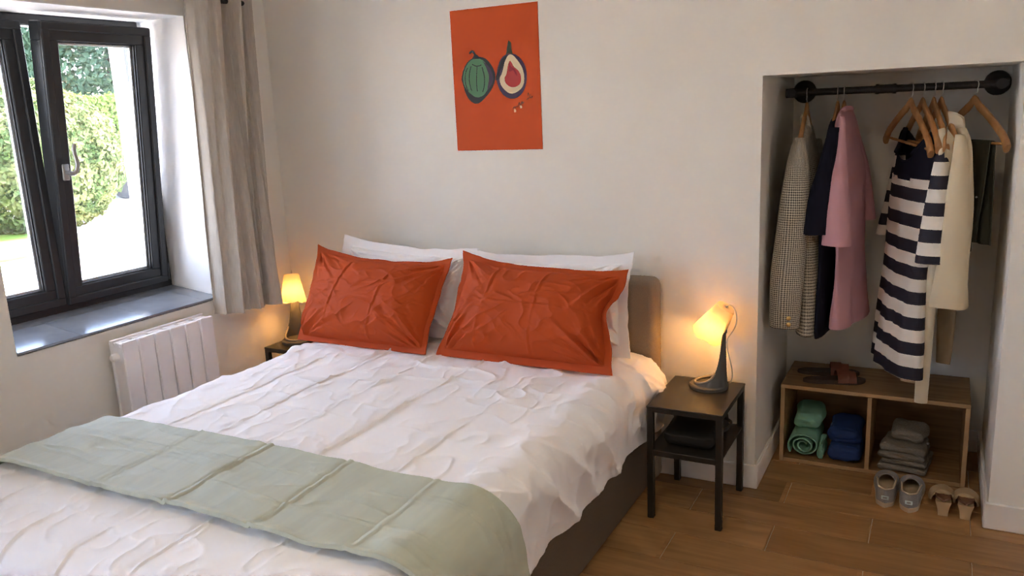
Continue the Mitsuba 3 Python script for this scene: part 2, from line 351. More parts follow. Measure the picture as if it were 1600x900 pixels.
for i, z in enumerate(zz):
    t = (2.115 - z) / 1.44
    P[i, :, 0] += (.004 + .010 * t) * np.sin(2 * PI * sl / .072 + 1.2 * math.sin(1.7 * z) + 2.0) + (.003 + .006 * t) * np.sin(2 * PI * sl / .041 + .9 * z)
P[:, :, 0] = np.maximum(P[:, :, 0], .022)
part(k, 'cloth', grid(P), 'curtain_cloth', True)
hem = P[-9:-7].copy(); hem += .0006 * gnormals(P)[-9:-7] * -1
for yy in (-.455, -.36):
    e = trimesh.creation.torus(.019, .0042, 24, 8) if hasattr(trimesh.creation, 'torus') else trimesh.creation.annulus(.015, .023, .006)
    e.apply_transform(trimesh.transformations.rotation_matrix(PI / 2, [0, 1, 0])); e.apply_translation((.112 if yy < -.4 else .062, yy, RODZ)); part(k, 'eyelet', e, 'chrome', True)

# ------------------------------------------------------------------ bed
k = thing('bed', 'taupe upholstered double bed with a padded headboard', 'bed')
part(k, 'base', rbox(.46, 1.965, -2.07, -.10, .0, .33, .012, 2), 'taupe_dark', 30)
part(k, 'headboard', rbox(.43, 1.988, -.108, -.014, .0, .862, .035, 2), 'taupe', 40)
part(k, 'mattress', rbox(.50, 1.925, -2.03, -.125, .335, .515, .05, 2), 'mattress', 30)
# duvet: a cloth laid over the mattress, given by its flat coordinates u (across), v (from the head to the foot)
XL, XR, YH, YF, ZT = .515, 1.885, -.125, -2.02, .556
def over(d, r):
    d = np.maximum(d, 0); a = np.minimum(d / r, PI / 2); e = np.maximum(d - r * PI / 2, 0)
    return r * np.sin(a) + e * .05, r * (1 - np.cos(a)) + e
def duvet_base(U, V):
    W, L = XR - XL, YH - YF
    lx, lz = over(-U, .09); rx, rz = over(U - W, .115); fy, fz = over(V - L, .12)
    X = XL + np.clip(U, 0, W) - lx + rx; Y = YH - np.clip(V, 0, L) - fy
    Z = ZT - np.maximum(lz, rz) - fz
    q = np.clip(U / W, 0, 1); s = np.clip(V / L, 0, 1)
    Z += .014 * np.sin(PI * q) * np.sin(PI * np.clip(s, .05, 1)) - .01 * (1 - sm(0, .12, s))
    both = (np.maximum(lz, rz) > 0) & (fz > 0)
    Z = np.where(both, np.maximum(Z, ZT - np.sqrt(np.maximum(lz, rz) ** 2 + fz ** 2) - .03), Z)
    return np.stack([X, Y, np.maximum(Z, .04)], -1)
CREASE = [(.735, .0045), (.948, .0066), (1.165, .0072), (1.386, .0068), (1.655, .0052)]
def duvet_disp(P, U, V, rough=1.0):
    W = XR - XL; x = XL + U
    Q = np.stack([U, V, 0 * U], -1)
    warp = .06 * (fbm3(Q, 3, 21)[..., None] - .5) * np.array([1, -1, 0]) + Q
    d = .020 * (fbm3(Q, (2.2, 2.6, 1), 1) - .5)
    topmask = sm(-.02, .06, U) * sm(-.02, .08, W - U)
    if rough:
        cr = 0
        for j, (xc, a) in enumerate(CREASE):
            w = x - xc - .014 * (fbm3(np.stack([V * 0 + j, V, 0 * V], -1), (1, 2.2, 1), 30 + j) - .5)
            amp = a * (.25 + 1.1 * sm(.3, .62, fbm3(np.stack([V * 0 + j * 7, V, 0 * V], -1), (1, 3.5, 1), 50 + j)))
            cr = cr + amp * np.exp(-(w / .0058) ** 2) - amp * .5 * np.exp(-((w + .014) / .010) ** 2)
        for vc in (.62, 1.02, 1.5):
            w = V - vc - .03 * (fbm3(np.stack([U, U * 0 + vc, 0 * U], -1), (3, 1, 1), 70) - .5)
            cr = cr + .0035 * np.exp(-(w / .0055) ** 2) * sm(.45, .6, fbm3(np.stack([U, U * 0, 0 * U + vc], -1), (4, 1, 9), 71))
        d = d + cr * topmask
        near = 1 - sm(.45, 1.1, V)
        d = d + (.0045 + .008 * near) * ridge(warp, (5.5, 8, 1), 5, 7, 2) + .004 * ridge(warp, (13, 9, 1), 8, 6, 2)
        left = 1 - sm(.0, .45, U)
        ang = warp @ np.array([[.82, .57, 0], [-.57, .82, 0], [0, 0, 1.]])
        d = d + .007 * left * ridge(ang, (11, 2.5, 1), 81, 5, 2)
        side = sm(-.10, .22, U - W) * (1 - .6 * sm(.20, .36, U - W))
        g = warp @ np.array([[.72, .69, 0], [-.69, .72, 0], [0, 0, 1.]])
        d = d + side * (.045 * (fbm3(g, (2.0, 7.0, 1), 11, 2) - .5) + .034 * ridge(g, (2.2, 7.5, 1), 13, 3, 2) + .014 * ridge(warp, (5, 12, 1), 15, 4, 2))
        d = d + .05 * (fbm3(np.stack([V, V * 0, V * 0], -1), (3, 1, 1), 17) - .5) * sm(.12, .40, U - W)
        d = d + .012 * sm(.0, .2, -U) * (fbm3(Q, (1, 9, 1), 19) - .4)
    return d
def duvet_surface(U, V, off=0.0, rough=1.0):
    P = duvet_base(U, V); N = gnormals(P)
    if np.mean(N[..., 2]) < 0: N = -N
    R = P + N * (duvet_disp(P, U, V, rough) + off)[..., None]
    R[..., 2] = np.maximum(R[..., 2], .02); return R
W, L = XR - XL, YH - YF
uu = np.linspace(-.36, W + .350, 560); vv = np.linspace(0, L + .40, 470)
U, V = np.meshgrid(uu, vv, indexing='ij')
hem = (U - (W + .20)) / .175
V2 = V
U2 = np.where(U > W + .2, W + .2 + hem * .175 * (1 + .13 * (fbm3(np.stack([V, V * 0, V * 0], -1), (4, 1, 1), 23) - .5)), U)
D = duvet_surface(U2, V2)
k = thing('duvet', 'white cotton duvet with fold creases spread over the bed', 'duvet')
ND_ = gnormals(D); ND_ = ND_ if ND_[..., 2].mean() > 0 else -ND_
Lw = D - ND_ * .013
D = np.concatenate([Lw[[8, 4, 1]], D, Lw[[-2, -5, -9]]], 0); Lw = np.concatenate([Lw[[8, 4, 1]] - .001, Lw, Lw[[-2, -5, -9]] - .001], 0)
D = np.concatenate([D, Lw[:, [-2, -5, -9]]], 1)
part(k, 'cover', grid(D[:, ::-1]), 'white_cotton', True)
# runner folded across the foot of the duvet
k = thing('bed_runner', 'sage green bed runner laid across the foot of the white duvet', 'bed runner')
uu = np.linspace(-.30, W + .345, 420); ww = np.linspace(0, 1, 100)
U, S = np.meshgrid(uu, ww, indexing='ij')
V = 1.335 + .030 * (fbm3(np.stack([U, U * 0, U * 0], -1), (2, 1, 1), 33) - .5) + S * (.385 + .02 * (fbm3(np.stack([U, U * 0 + 5, U * 0], -1), (2.5, 1, 1), 35) - .5)) - .06 * sm(W - .05, W + .3, U) * (1 - S)
from scipy.ndimage import gaussian_filter
R0 = duvet_base(U, V); N0 = gnormals(R0); N0 = N0 if N0[..., 2].mean() > 0 else -N0
R = R0 + N0 * (gaussian_filter(duvet_disp(R0, U, V, 1.0), 4) + .004)[..., None]; N = gnormals(R); N = N if N[..., 2].mean() > 0 else -N
x = XL + U; d = .016 + .006 * (fbm3(np.stack([U, V, U * 0], -1), (5, 7, 1), 41) - .5)
for j, xc in enumerate((.944, 1.237, 1.541, 1.82)):
    w = x - xc - .006 * (fbm3(np.stack([V, V * 0, V * 0 + j], -1), (6, 1, 1), 43) - .5)
    a = (.004, .0075, .0055, .003)[j]
    d += a * np.exp(-(w / .0055) ** 2) - a * .8 * np.exp(-((w + .013) / .008) ** 2)
for j, sc in enumerate((.30, .42, .66)):
    w = (S - sc) * .385 - .03 * (fbm3(np.stack([U, U * 0, U * 0 + j], -1), (3, 1, 5), 45) - .5)
    d += .0032 * np.exp(-(w / .006) ** 2) * sm(.42, .6, fbm3(np.stack([U, U * 0, U * 0 + j], -1), (5, 1, 9), 47)) 
d += .004 * ridge(np.stack([U, V, U * 0], -1), (5, 14, 1), 49, 6, 2) + .012 * sm(-.05, .3, U - W) * ridge(np.stack([U, V, U * 0], -1), (2.5, 9, 1), 51, 3, 2)
d += .012 * np.exp(-((S - 1.0) / .05) ** 2) * sm(.45, .6, fbm3(np.stack([U, U * 0, U * 0], -1), (2.5, 1, 1), 53))
part(k, 'cloth', sheet((R + N * d[..., None])[:, ::-1], .011), 'sage', 50)

# ------------------------------------------------------------------ pillows
def pillow(key, quad, T_, flange, m, seed, sag=.04, creases=(), cam=+1, flop=0.0, side=.02, wr=1.0, notch=0.0):
    BL, BR, TL, TR = [np.array(q, float) for q in quad]
    n, mm = 230, 160
    fa, fb = flange / np.linalg.norm(BR - BL), flange / np.linalg.norm(TL - BL)
    A, B = np.meshgrid(np.linspace(0, 1, n), np.linspace(0, 1, mm), indexing='ij')
    a = 2 * A - 1; b = 2 * B - 1
    mid = (BL * ((1 - A) * (1 - B))[..., None] + BR * (A * (1 - B))[..., None] + TL * ((1 - A) * B)[..., None] + TR * (A * B)[..., None])
    ux = (BR - BL) / np.linalg.norm(BR - BL); uy = (TL - BL + TR - BR); uy /= np.linalg.norm(uy); nz = np.cross(ux, uy)
    if nz @ (EYE - BL) < 0: nz = -nz
    ya = fbm3(np.stack([A, A * 0 + seed, A * 0], -1), (5, 1, 1), seed) - .5
    yb = fbm3(np.stack([B * 0 + seed, B, A * 0], -1), (1, 5, 1), seed + 3) - .5
    mid = mid + uy * ((-sag * (1 - np.abs(a) ** 3.0) * B ** 3 + .018 * ya * B - .5 * sag * 0)[..., None]) + ux * ((-a * side * (1 - b ** 2) + .02 * yb * np.abs(a) ** 3)[..., None])
    mid = mid - ux * ((notch * np.exp(-((B - .52) / .20) ** 2) * sm(.80, 1, A) * sm(0, 1, A))[..., None]) + nz * ((.9 * notch * np.exp(-((B - .52) / .16) ** 2) * sm(.93, 1, A))[..., None])
    mid = mid + nz * ((flop * np.clip(a, 0, 1) ** 3 * B ** 2)[..., None])
    ka, kb = 1 - 2 * fa, 1 - 2 * fb
    pa, pb_ = np.clip(np.abs(a) / ka, 0, 1), np.clip(np.abs(b) / kb, 0, 1)
    prof = ((1 - pa ** 3.2) * (1 - pb_ ** 2.8)) ** .52
    prof = prof * (1 - .20 * np.maximum(b, 0))
    Q = np.stack([A * 1.45, B, A * 0], -1)
    core = sm(0, .25, prof)
    w = 0
    for cx, cy in ((0, 0), (1, 0), (0, 1), (1, 1)):
        dx, dy = (A - cx) * 1.45, B - cy; rr = np.hypot(dx, dy); th = np.arctan2(np.abs(dy), np.abs(dx))
        w = w + np.exp(-(rr / .42) ** 2) * (fbm3(np.stack([th, th * 0 + cx * 3 + cy * 7, rr], -1), (7, 1, 1.2), seed + 5, 2) - .5) * sm(.02, .14, rr)
    Qw = Q + .10 * (fbm3(Q, 3, seed + 7)[..., None] - .5)
    wr_ = .085 * w + .006 * ridge(Qw, (3.5, 6, 1), seed + 9, 7, 2) + .016 * (fbm3(Q, (3.2, 3.8, 1), seed + 11) - .5)
    for sgn, sd in ((.75, 21), (-.75, 22)):
        G = np.stack([(Qw[..., 0] + sgn * Qw[..., 1]) * 2.2, (Qw[..., 1] - sgn * Qw[..., 0]) * 8.5, Qw[..., 0] * 0], -1)
        wr_ = wr_ + .0055 * ridge(G, (1, 1, 1), seed + sd, 4, 2) * sm(.42, .62, fbm3(Q, (2.5, 2.5, 1), seed + sd + 5))
    cr = 0
    for (axis, c0, tilt, amp) in creases:
        q = (A - c0 - tilt * (B - .5)) * .72 if axis == 'a' else (B - c0) * .5
        q = q - .010 * (fbm3(np.stack([B if axis == 'a' else A, A * 0 + c0 * 9, A * 0], -1), (4, 1, 1), seed + 13) - .5)
        cr = cr + amp * (np.exp(-(q / .0050) ** 2) - .35 * np.exp(-((q - .010) / .008) ** 2)) * (.3 + .9 * sm(.35, .6, fbm3(np.stack([A * (axis == 'b'), B * (axis == 'a'), A * 0 + c0], -1), 5, seed + 15)))
    tf = T_ * .56 * prof + (wr_ * wr + cr) * core + .0025
    tb = T_ * .38 * prof + .0025
    edge = sm(.75, 1, np.maximum(np.abs(a) / 1, np.abs(b)))
    wave = .012 * (fbm3(np.stack([A, B, A * 0], -1), (7, 6, 1), seed + 17) - .5) * edge
    F = mid + nz * (tf + wave)[..., None]; Bk = mid + nz * (wave - tb)[..., None]
    I = np.arange(n * mm).reshape(n, mm); rim = np.concatenate([I[:, 0], I[-1, 1:], I[-2::-1, -1], I[0, -2:0:-1]]); r2 = np.roll(rim, -1)
    f1 = grid(F).faces; o = n * mm
    faces = np.vstack([f1, f1[:, ::-1] + o, np.c_[rim, rim + o, r2 + o], np.c_[rim, r2 + o, r2]])
    part(key, 'case', trimesh.Trimesh(np.vstack([F.reshape(-1, 3), Bk.reshape(-1, 3)]), faces, process=False), m, 55)
k = thing('pillow', 'white pillow behind the rust pillow nearer the window', 'pillow', 'white pillows against the headboard')
pillow(k, [(.42, -.225, .565), (1.14, -.225, .57), (.475, -.125, .993), (1.20, -.125, .955)], .085, .045, 'pillow_white', 11, .02, [('b', .85, 0, .003)])
k = thing('pillow', 'white pillow behind the rust pillow nearer the wardrobe niche', 'pillow', 'white pillows against the headboard')
pillow(k, [(1.17, -.225, .565), (1.925, -.235, .57), (1.19, -.125, .955), (1.915, -.130, .972)], .085, .045, 'pillow_white', 23, .022, [('b', .85, 0, .003)])
k = thing('pillow', 'rust orange pillow leaning on the bed nearer the window', 'pillow', 'rust pillows on the bed')
pillow(k, [(.425, -.455, .568), (1.125, -.47, .572), (.39, -.215, .965), (1.135, -.225, .935)], .20, .026, 'rust_cotton', 37, .045,
       [('a', .33, .16, .0038), ('a', .66, .13, .0050), ('b', .46, 0, .0025)], wr=1.0, side=.015)
k = thing('pillow', 'rust orange pillow leaning on the bed nearer the wardrobe niche', 'pillow', 'rust pillows on the bed')
pillow(k, [(1.165, -.445, .568), (1.935, -.455, .572), (1.19, -.215, .968), (1.925, -.225, .925)], .20, .032, 'rust_cotton', 58, .035,
       [('a', .27, .05, .0042), ('a', .58, .03, .0048), ('b', .5, 0, .0025)], wr=1.1, side=.02, notch=.035)

# ------------------------------------------------------------------ nightstands and lamps
def nightstand(label, x0, x1, y0, y1, h=.45):
    k = thing('nightstand', label, 'nightstand')
    part(k, 'top', cbox(x0, x1, y0, y1, h - .008, h, .002), 'black_steel')
    part(k, 'apron', cat([box(x0 + .003, x1 - .003, y, y + .002, h - .022, h - .007) for y in (y0 + .002, y1 - .004)] + [box(x, x + .002, y0 + .003, y1 - .003, h - .022, h - .007) for x in (x0 + .002, x1 - .004)]), 'black_steel')
    part(k, 'shelf', cat([cbox(x0 + .004, x1 - .004, y0 + .004, y1 - .004, .270, .277, .002), box(x0 + .01, x1 - .01, y0 + .004, y0 + .006, .256, .272), box(x0 + .01, x1 - .01, y1 - .006, y1 - .004, .256, .272)]), 'black_steel')
    e = .024
    for x in (x0 + .0015, x1 - e - .0015):
        for y in (y0 + .0015, y1 - e - .0015):
            part(k, 'leg', cbox(x, x + e, y, y + e, 0, h - .006, .002), 'black_steel')
    return k
nightstand('black metal nightstand with a lower shelf between the bed and the wardrobe niche', 2.042, 2.324, -.40, -.028)
nightstand('black metal nightstand in the corner between the bed and the window wall', .055, .42, -.300, -.020)

def lamp(label, cx, cy, back, aim_tilt):
    """back: direction (angle) of the stem from the base's middle; the shade leans to the opposite side"""
    k = thing('table_lamp', label, 'lamp')
    n, m = 72, 40
    th = np.linspace(-PI, PI, n, endpoint=False)
    Ht = .020 + .245 * np.exp(-(np.abs(th) / .80) ** 2.6) + .055 * np.exp(-(np.abs(th) / 1.5) ** 2.2)
    def surf(inset):
        P = np.zeros((m, n, 3))
        for i, t in enumerate(np.linspace(0, 1, m)):
            z = t * Ht * (1 if not inset else 1)
            R = .026 + .047 * np.exp(-z / .085) - inset * .5
            off = .018 * sm(0, .25, z)
            P[i] = np.stack([R * np.cos(th) * 1.0 + off * 0, R * np.sin(th), z], -1)
            P[i, :, 0] += (.071 - .026) * (1 - np.exp(-z / .085)) * .85
        return P
    A, Bi = surf(0), surf(.010)
    Bi[:, :, 2] = np.maximum(Bi[:, :, 2], .006)
    Ms = T().translate([cx, cy, .4505]).rotate([0, 0, 1], math.degrees(back))
    tm = np.array(Ms.matrix, float)
    def tr(x): x = x.copy(); x.apply_transform(tm); return x
    I = np.arange(n * m).reshape(m, n)
    top, i2 = I[-1], np.roll(I[-1], -1); bot, b2 = I[0], np.roll(I[0], -1); o = n * m
    gA, gB = grid(A, closed_v=True).faces, grid(Bi, closed_v=True).faces
    F = np.vstack([gA, gB[:, ::-1] + o, np.c_[top, i2, i2 + o], np.c_[top, i2 + o, top + o]])
    part(k, 'stand', tr(trimesh.Trimesh(np.vstack([A.reshape(-1, 3), Bi.reshape(-1, 3)]), F, process=False)), 'lamp_grey', 40)
    part(k, 'base', tr(cat([mv(lathe([(0, 0), (.074, 0), (.075, .004), (.075, .012), (.070, .0165), (0, .0165)], 48), 0, 0, 0)])), 'lamp_grey', 40)
    rim = A[-1].copy(); c_ = (Bi[-1] + A[-1]) / 2; sel = np.abs(th) > 1.05
    pts = np.vstack([c_[sel & (th > 0)], c_[sel & (th < 0)]]); part(k, 'rim', tr(tube(pts, .0052, 8)), 'lamp_ring', True, 'pale rim of the lamp base')
    # shade: truncated cone with a wavy lower edge, tilted towards -x of the lamp's own frame
    top_at = np.array([.045, 0, .305]); ax = np.array([math.sin(aim_tilt), 0, math.cos(aim_tilt)])   # axis from the opening to the top
    cmid = np.array([.028, 0, .268]); e1 = np.array([math.cos(aim_tilt), 0, -math.sin(aim_tilt)]); e2 = np.array([0, 1., 0])
    a = np.linspace(0, 2 * PI, 96, endpoint=False); S = []
    for t in np.linspace(0, 1, 44):
        R = .0635 + (.036 - .0635) * t
        R = R + .0006 * np.sin(36 * a) * (t < .97)
        d = -.070 + .138 * t + (1 - t) * .0035 * np.cos(5 * a) * (1 if t < .2 else .6)
        S.append(cmid + R[:, None] * (np.cos(a)[:, None] * e1 + np.sin(a)[:, None] * e2) + np.outer(d, ax))
    S.append(cmid + .0345 * (np.cos(a)[:, None] * e1 + np.sin(a)[:, None] * e2) + .070 * ax)
    S.append(cmid + .004 * (np.cos(a)[:, None] * e1 + np.sin(a)[:, None] * e2) + .071 * ax)
    part(k, 'shade', tr(grid(np.array(S), closed_v=True)), 'lamp_shade', True, 'pale ribbed plastic shade')
    part(k, 'neck', tr(cat([tube([(.062, 0, .225), (.058, 0, .262)], .009, 10), mv(trimesh.creation.icosphere(2, .012), .060, 0, .262)])), 'lamp_grey', True)
    part(k, 'cord', tr(tube(spline([cmid + ax * .070, cmid + ax * .088 + e1 * .012, cmid + ax * .07 + e1 * .048, cmid + ax * .0 + e1 * .072, np.array([.075, .004, .21]), np.array([.082, .004, .12]), np.array([.084, .004, .03])], 50), .0022, 8)), 'cord_grey', True)
    part(k, 'socket', tr(tube([cmid + ax * .069, cmid + ax * .002], .013, 14)), 'tag_white', 40)
    b = mv(trimesh.creation.icosphere(3, .0185), *(cmid + ax * -.024)); b.apply_transform(tm)
    kk = part(k, 'bulb', b, 'tag_white', True)
    scene[kk]['emitter'] = {'type': 'area', 'radiance': rgb(BULB, BULB * .48, BULB * .13)}
lamp('lit lamp with a pale tilted shade on the nightstand beside the wardrobe niche', 2.203, -.118, math.radians(-8), math.radians(33))
lamp('lit lamp with a pale shade on the corner nightstand below the curtain', .150, -.165, math.radians(128), math.radians(14))
k = thing('pouch', 'soft black pouch on the lower shelf of the nightstand', 'pouch')
pb = rbox(2.085, 2.275, -.345, -.075, .278, .372, .03, 3).subdivide().subdivide()
v = pb.vertices.copy(); v[:, 2] -= sm(.30, .38, v[:, 2]) * (.030 * (fbm3(v, 9, 3)) + .02 * sm(-.18, -.34, v[:, 1])); v[:, 0] += .014 * (fbm3(v, 7, 5) - .5); v[:, 1] += .014 * (fbm3(v, 7, 6) - .5)
part(k, 'body', trimesh.Trimesh(v, pb.faces), 'pouch_black', True)
part(k, 'handle', tube(spline([(2.27, -.30, .345), (2.305, -.295, .352), (2.308, -.24, .345), (2.30, -.17, .34), (2.27, -.15, .345)], 30), .006, 8), 'pouch_black', True)

# ------------------------------------------------------------------ poster
k = thing('poster', 'rust red poster of two figs on the wall above the bed', 'poster')
PX0, PX1, PZ0, PZ1 = 1.052, 1.468, 1.369, 1.958
part(k, 'paper', box(PX0, PX1, -.0022, -.0004, PZ0, PZ1), 'poster_paper')
def ink(poly, name, m, layer):
    """poly in poster millimetres from the upper left corner, y down"""
    g = affinity.affine_transform(poly.buffer(0), [.001, 0, 0, -.001, PX0, PZ1]).simplify(.0002)
    e = extrude(g, .0002); v = e.vertices.copy(); v = np.c_[v[:, 0], -.0022 - v[:, 2] - .00022 * layer, v[:, 1]]
    part(k, name, trimesh.Trimesh(v, e.faces[:, ::-1], process=False), m)
PTS = lambda pts: Polygon(spline(list(pts) + [pts[0]], 90))
# crop pixels of the photograph's poster -> millimetres on the sheet
def Q(*pts):
    H = QH; o = []
    for (x, y) in pts:
        w = H @ np.array([x, y, 1.]); o.append((w[0] / w[2], w[1] / w[2]))
    return o
src = [(83, 62), (577, 8), (607, 835), (131, 848)]; dst = [(0, 0), (416, 0), (416, 589), (0, 589)]
Mx = []
for (x, y), (X, Y) in zip(src, dst): Mx += [[x, y, 1, 0, 0, 0, -X * x, -X * y, -X], [0, 0, 0, x, y, 1, -Y * x, -Y * y, -Y]]
QH = np.linalg.svd(np.array(Mx))[2][-1].reshape(3, 3)
ink(PTS(Q((152, 450), (165, 385), (195, 340), (237, 320), (285, 330), (322, 370), (342, 430), (325, 495), (285, 550), (235, 583), (200, 565), (170, 510))), 'fig_skin', 'ink_dark', 0)
ink(PTS(Q((160, 440), (175, 380), (215, 333), (260, 332), (295, 370), (308, 430), (300, 500), (275, 535), (245, 548), (205, 530), (175, 495))), 'fig_flesh', 'ink_green', 1)
ink(PTS(Q((268, 345), (300, 368), (325, 410), (330, 450), (312, 490), (300, 505), (306, 450), (297, 395), (280, 360))), 'fig_shadow', 'ink_purple', 2)
for pts in ([(205, 375), (196, 420), (198, 470), (210, 510)], [(239, 375), (237, 420), (237, 470), (241, 512)], [(268, 380), (280, 430), (280, 480), (272, 515)], [(185, 385), (172, 430), (176, 475), (190, 512)], [(213, 362), (240, 372), (262, 366)]):
    ink(LineString(spline(Q(*pts), 24)).buffer(2.0), 'fig_line', 'ink_dark', 3)
ink(unary_union([LineString(spline(Q((232, 325), (226, 305), (212, 290), (200, 298)), 24)).buffer(4.5), Polygon(Q((210, 332), (225, 305), (238, 308), (262, 330)))]), 'fig_stalk', 'ink_dark', 3)
ink(PTS(Q((346, 430), (358, 370), (385, 318), (430, 300), (480, 325), (512, 380), (518, 440), (505, 500), (475, 540), (430, 554), (390, 535), (360, 490))), 'fig_skin', 'ink_purple', 0)
ink(PTS(Q((350, 420), (362, 370), (388, 322), (408, 312), (392, 370), (368, 400), (362, 440), (352, 450))), 'fig_shadow', 'ink_dark', 1)
ink(PTS(Q((367, 435), (385, 390), (402, 330), (425, 305), (455, 325), (490, 375), (504, 430), (495, 485), (460, 518), (430, 525), (395, 505), (373, 475))), 'fig_rind', 'ink_cream', 2)
ink(PTS(Q((394, 435), (408, 400), (418, 350), (423, 342), (440, 365), (470, 395), (486, 430), (480, 470), (455, 488), (425, 487), (402, 468))), 'fig_flesh', 'ink_red', 3)
ink(PTS(Q((418, 395), (422, 350), (432, 375), (455, 392), (462, 425), (452, 410), (440, 395), (426, 402))), 'fig_shadow', 'ink_deepred', 4)
ink(Polygon(Q((402, 305), (408, 265), (415, 226), (430, 240), (432, 275), (440, 306), (420, 298))), 'fig_stalk', 'ink_olive', 3)
for pts in ([(442, 610), (450, 598), (455, 606), (462, 592)], [(468, 600), (476, 575), (480, 588)], [(484, 588), (492, 568), (494, 582), (502, 572)], [(520, 558), (530, 548)], [(538, 552), (536, 530)], [(544, 550), (550, 540)], [(528, 522), (524, 535)]):
    ink(LineString(Q(*pts)).buffer(1.3), 'signature', 'ink_dark', 1)
for (x, y) in ((453, 620), (486, 598)):
    ink(PTS(Q((x - 5, y + 4), (x, y - 8), (x + 6, y + 5), (x, y + 10))), 'pale_seed', 'ink_cream', 2)

# ------------------------------------------------------------------ clothes rail in the niche
RY_, RZ_ = .36, 1.551
k = thing('clothes_rail', 'black pipe clothes rail across the wardrobe niche', 'clothes rail')
part(k, 'pipe', tube([(2.405, RY_, RZ_), (3.125, RY_, RZ_)], .0135, 16), 'rod_black', 40)
for x in (2.405, 3.128):
    part(k, 'elbow', cat([tube([(x, RY_ - .022, RZ_), (x, RY_ + .03, RZ_)], .019, 16), tube([(x - .022, RY_, RZ_), (x + .022, RY_, RZ_)], .018, 16), mv(trimesh.creation.icosphere(2, .0195), x, RY_, RZ_)]), 'rod_black', 40)
    part(k, 'arm', tube([(x, RY_ + .02, RZ_), (x, ND - .006, RZ_)], .0135, 16), 'rod_black', 40)
    f = lathe([(0, 0), (.046, 0), (.048, .003), (.048, .008), (.044, .011), (.022, .012), (.021, .03), (0, .03)], 36); f = rot(f, PI / 2, [1, 0, 0])
    part(k, 'flange', mv(f, x, ND, RZ_ + .004), 'rod_black', 40)
cx = 2.748
part(k, 'coupling', cat([tube([(cx - .032, RY_, RZ_), (cx + .032, RY_, RZ_)], .0165, 18), tube([(cx - .036, RY_, RZ_), (cx - .024, RY_, RZ_)], .019, 18), tube([(cx + .024, RY_, RZ_), (cx + .036, RY_, RZ_)], .019, 18)]), 'rod_black', 40)

def hdir(deg): return np.array([math.sin(math.radians(deg)), -math.cos(math.radians(deg)), 0.])   # near end: 0 = straight at the room
def hanger(label, hx, deg, tilt=0.0, half=.215, bar=True, mtl='hanger_wood'):
    k = thing('clothes_hanger', label, 'clothes hanger', 'hangers on the clothes rail')
    d = hdir(deg); up = np.array([0, 0, 1.]); top = np.array([hx, RY_, RZ_ + .0152])
    q = np.cross(d, up)
    # hook: over the pipe, then down to the wood
    hk = [top + d * .0175 * math.cos(a) + up * (.0175 * math.sin(a) - .0155) for a in np.linspace(math.radians(-40), math.radians(200), 20)]
    hk = [top + up * (-.0155 - .030) + d * .004] and hk[::-1]
    path = list(hk) + [np.array([hx, RY_, RZ_ - .004]) + d * .014 - up * .022, np.array([hx, RY_, RZ_ - .033]), np.array([hx, RY_, RZ_ - .060])]
    part(k, 'hook', tube(spline(path, 50), .0018, 8), 'steel', True)
    ap = np.array([hx, RY_, RZ_ - .055]); dd = d * math.cos(tilt) - up * math.sin(tilt); uu_ = up * math.cos(tilt) + d * math.sin(tilt)
    pts, hw = [], []
    rings = []
    for s in np.linspace(-1, 1, 41):
        a = abs(s)
        z = -.010 - .135 * (a ** 1.25) + .012 * (1 - min(1, a / .12) ** 2) - (.020 * max(0, a - .88) / .12)
        c = ap + dd * (s * half) + uu_ * z
        h = .017 - .004 * a + .005 * math.exp(-((a - .97) / .05) ** 2); w = .0062 + .0052 * a ** 2
        an = np.linspace(0, 2 * PI, 14, endpoint=False)
        se = lambda v: np.sign(v) * np.abs(v) ** .75
        tilt_n = uu_ * .87 + dd * (.45 * np.sign(s) * min(1, a / .15)); tilt_n /= np.linalg.norm(tilt_n)
        rings.append(c + np.outer(se(np.cos(an)) * w, q) + np.outer(se(np.sin(an)) * h, tilt_n))
    part(k, 'shoulders', loft(rings), mtl, 50)
    if bar:
        e0, e1 = ap + dd * (.93 * half) - uu_ * .150, ap - dd * (.93 * half) - uu_ * .150
        part(k, 'bar', tube([e0, e1], .0052, 10), mtl, 40)
    return ap, dd, uu_
def garment(key, name, secs, m, seed, fold=.012, freq=(5, 5, 2.0), nn=72, smooth=50, uvs=None, label=None, kz=30):
    """secs: (centre xyz, direction angle of the long half-axis in degrees, half length, half thickness); a cloth tube lofted through them, with hanging folds"""
    C = np.array([s[0] for s in secs], float); S = np.array([s[1:] for s in secs], float)
    t = np.linspace(0, 1, len(secs)); tt = np.linspace(0, 1, kz * max(1, len(secs) - 1))
    from scipy.interpolate import PchipInterpolator as PI_
    Cc, Ss = PI_(t, C)(tt), PI_(t, S)(tt)
    a = np.linspace(0, 2 * PI, nn, endpoint=False); rings = []
    for c, (ang, hl, ht), q in zip(Cc, Ss, tt):
        d = hdir(ang); nrm = np.array([-d[1], d[0], 0])
        ca, sa = np.cos(a), np.sin(a)
        P = c + np.outer(np.sign(ca) * np.abs(ca) ** .85 * hl, d) + np.outer(np.sign(sa) * np.abs(sa) ** .9 * ht, nrm)
        w = (fbm3(np.c_[P[:, 0] * 1.0, P[:, 1], P[:, 2]], np.array(freq) * 2.2, seed, 2) - .5) * 2
        w2 = (fbm3(P, np.array(freq) * 6, seed + 3, 2) - .5)
        rad = np.outer(sa, nrm) + np.outer(ca, d) * .35
        rings.append(P + rad * (fold * (.25 + 1.0 * q) * w + .25 * fold * w2)[:, None])
    R = np.array(rings); 
    kw = {}
    g = loft(R)
    if uvs:
        v = np.vstack([np.c_[np.tile(np.arange(nn) / nn * uvs[0], len(R)), np.repeat(tt * uvs[1], nn)], [[0, 0], [0, 0]]])
        kw['uv'] = v; smooth = True
    return part(key, name, g, m, smooth, label=label, **kw)

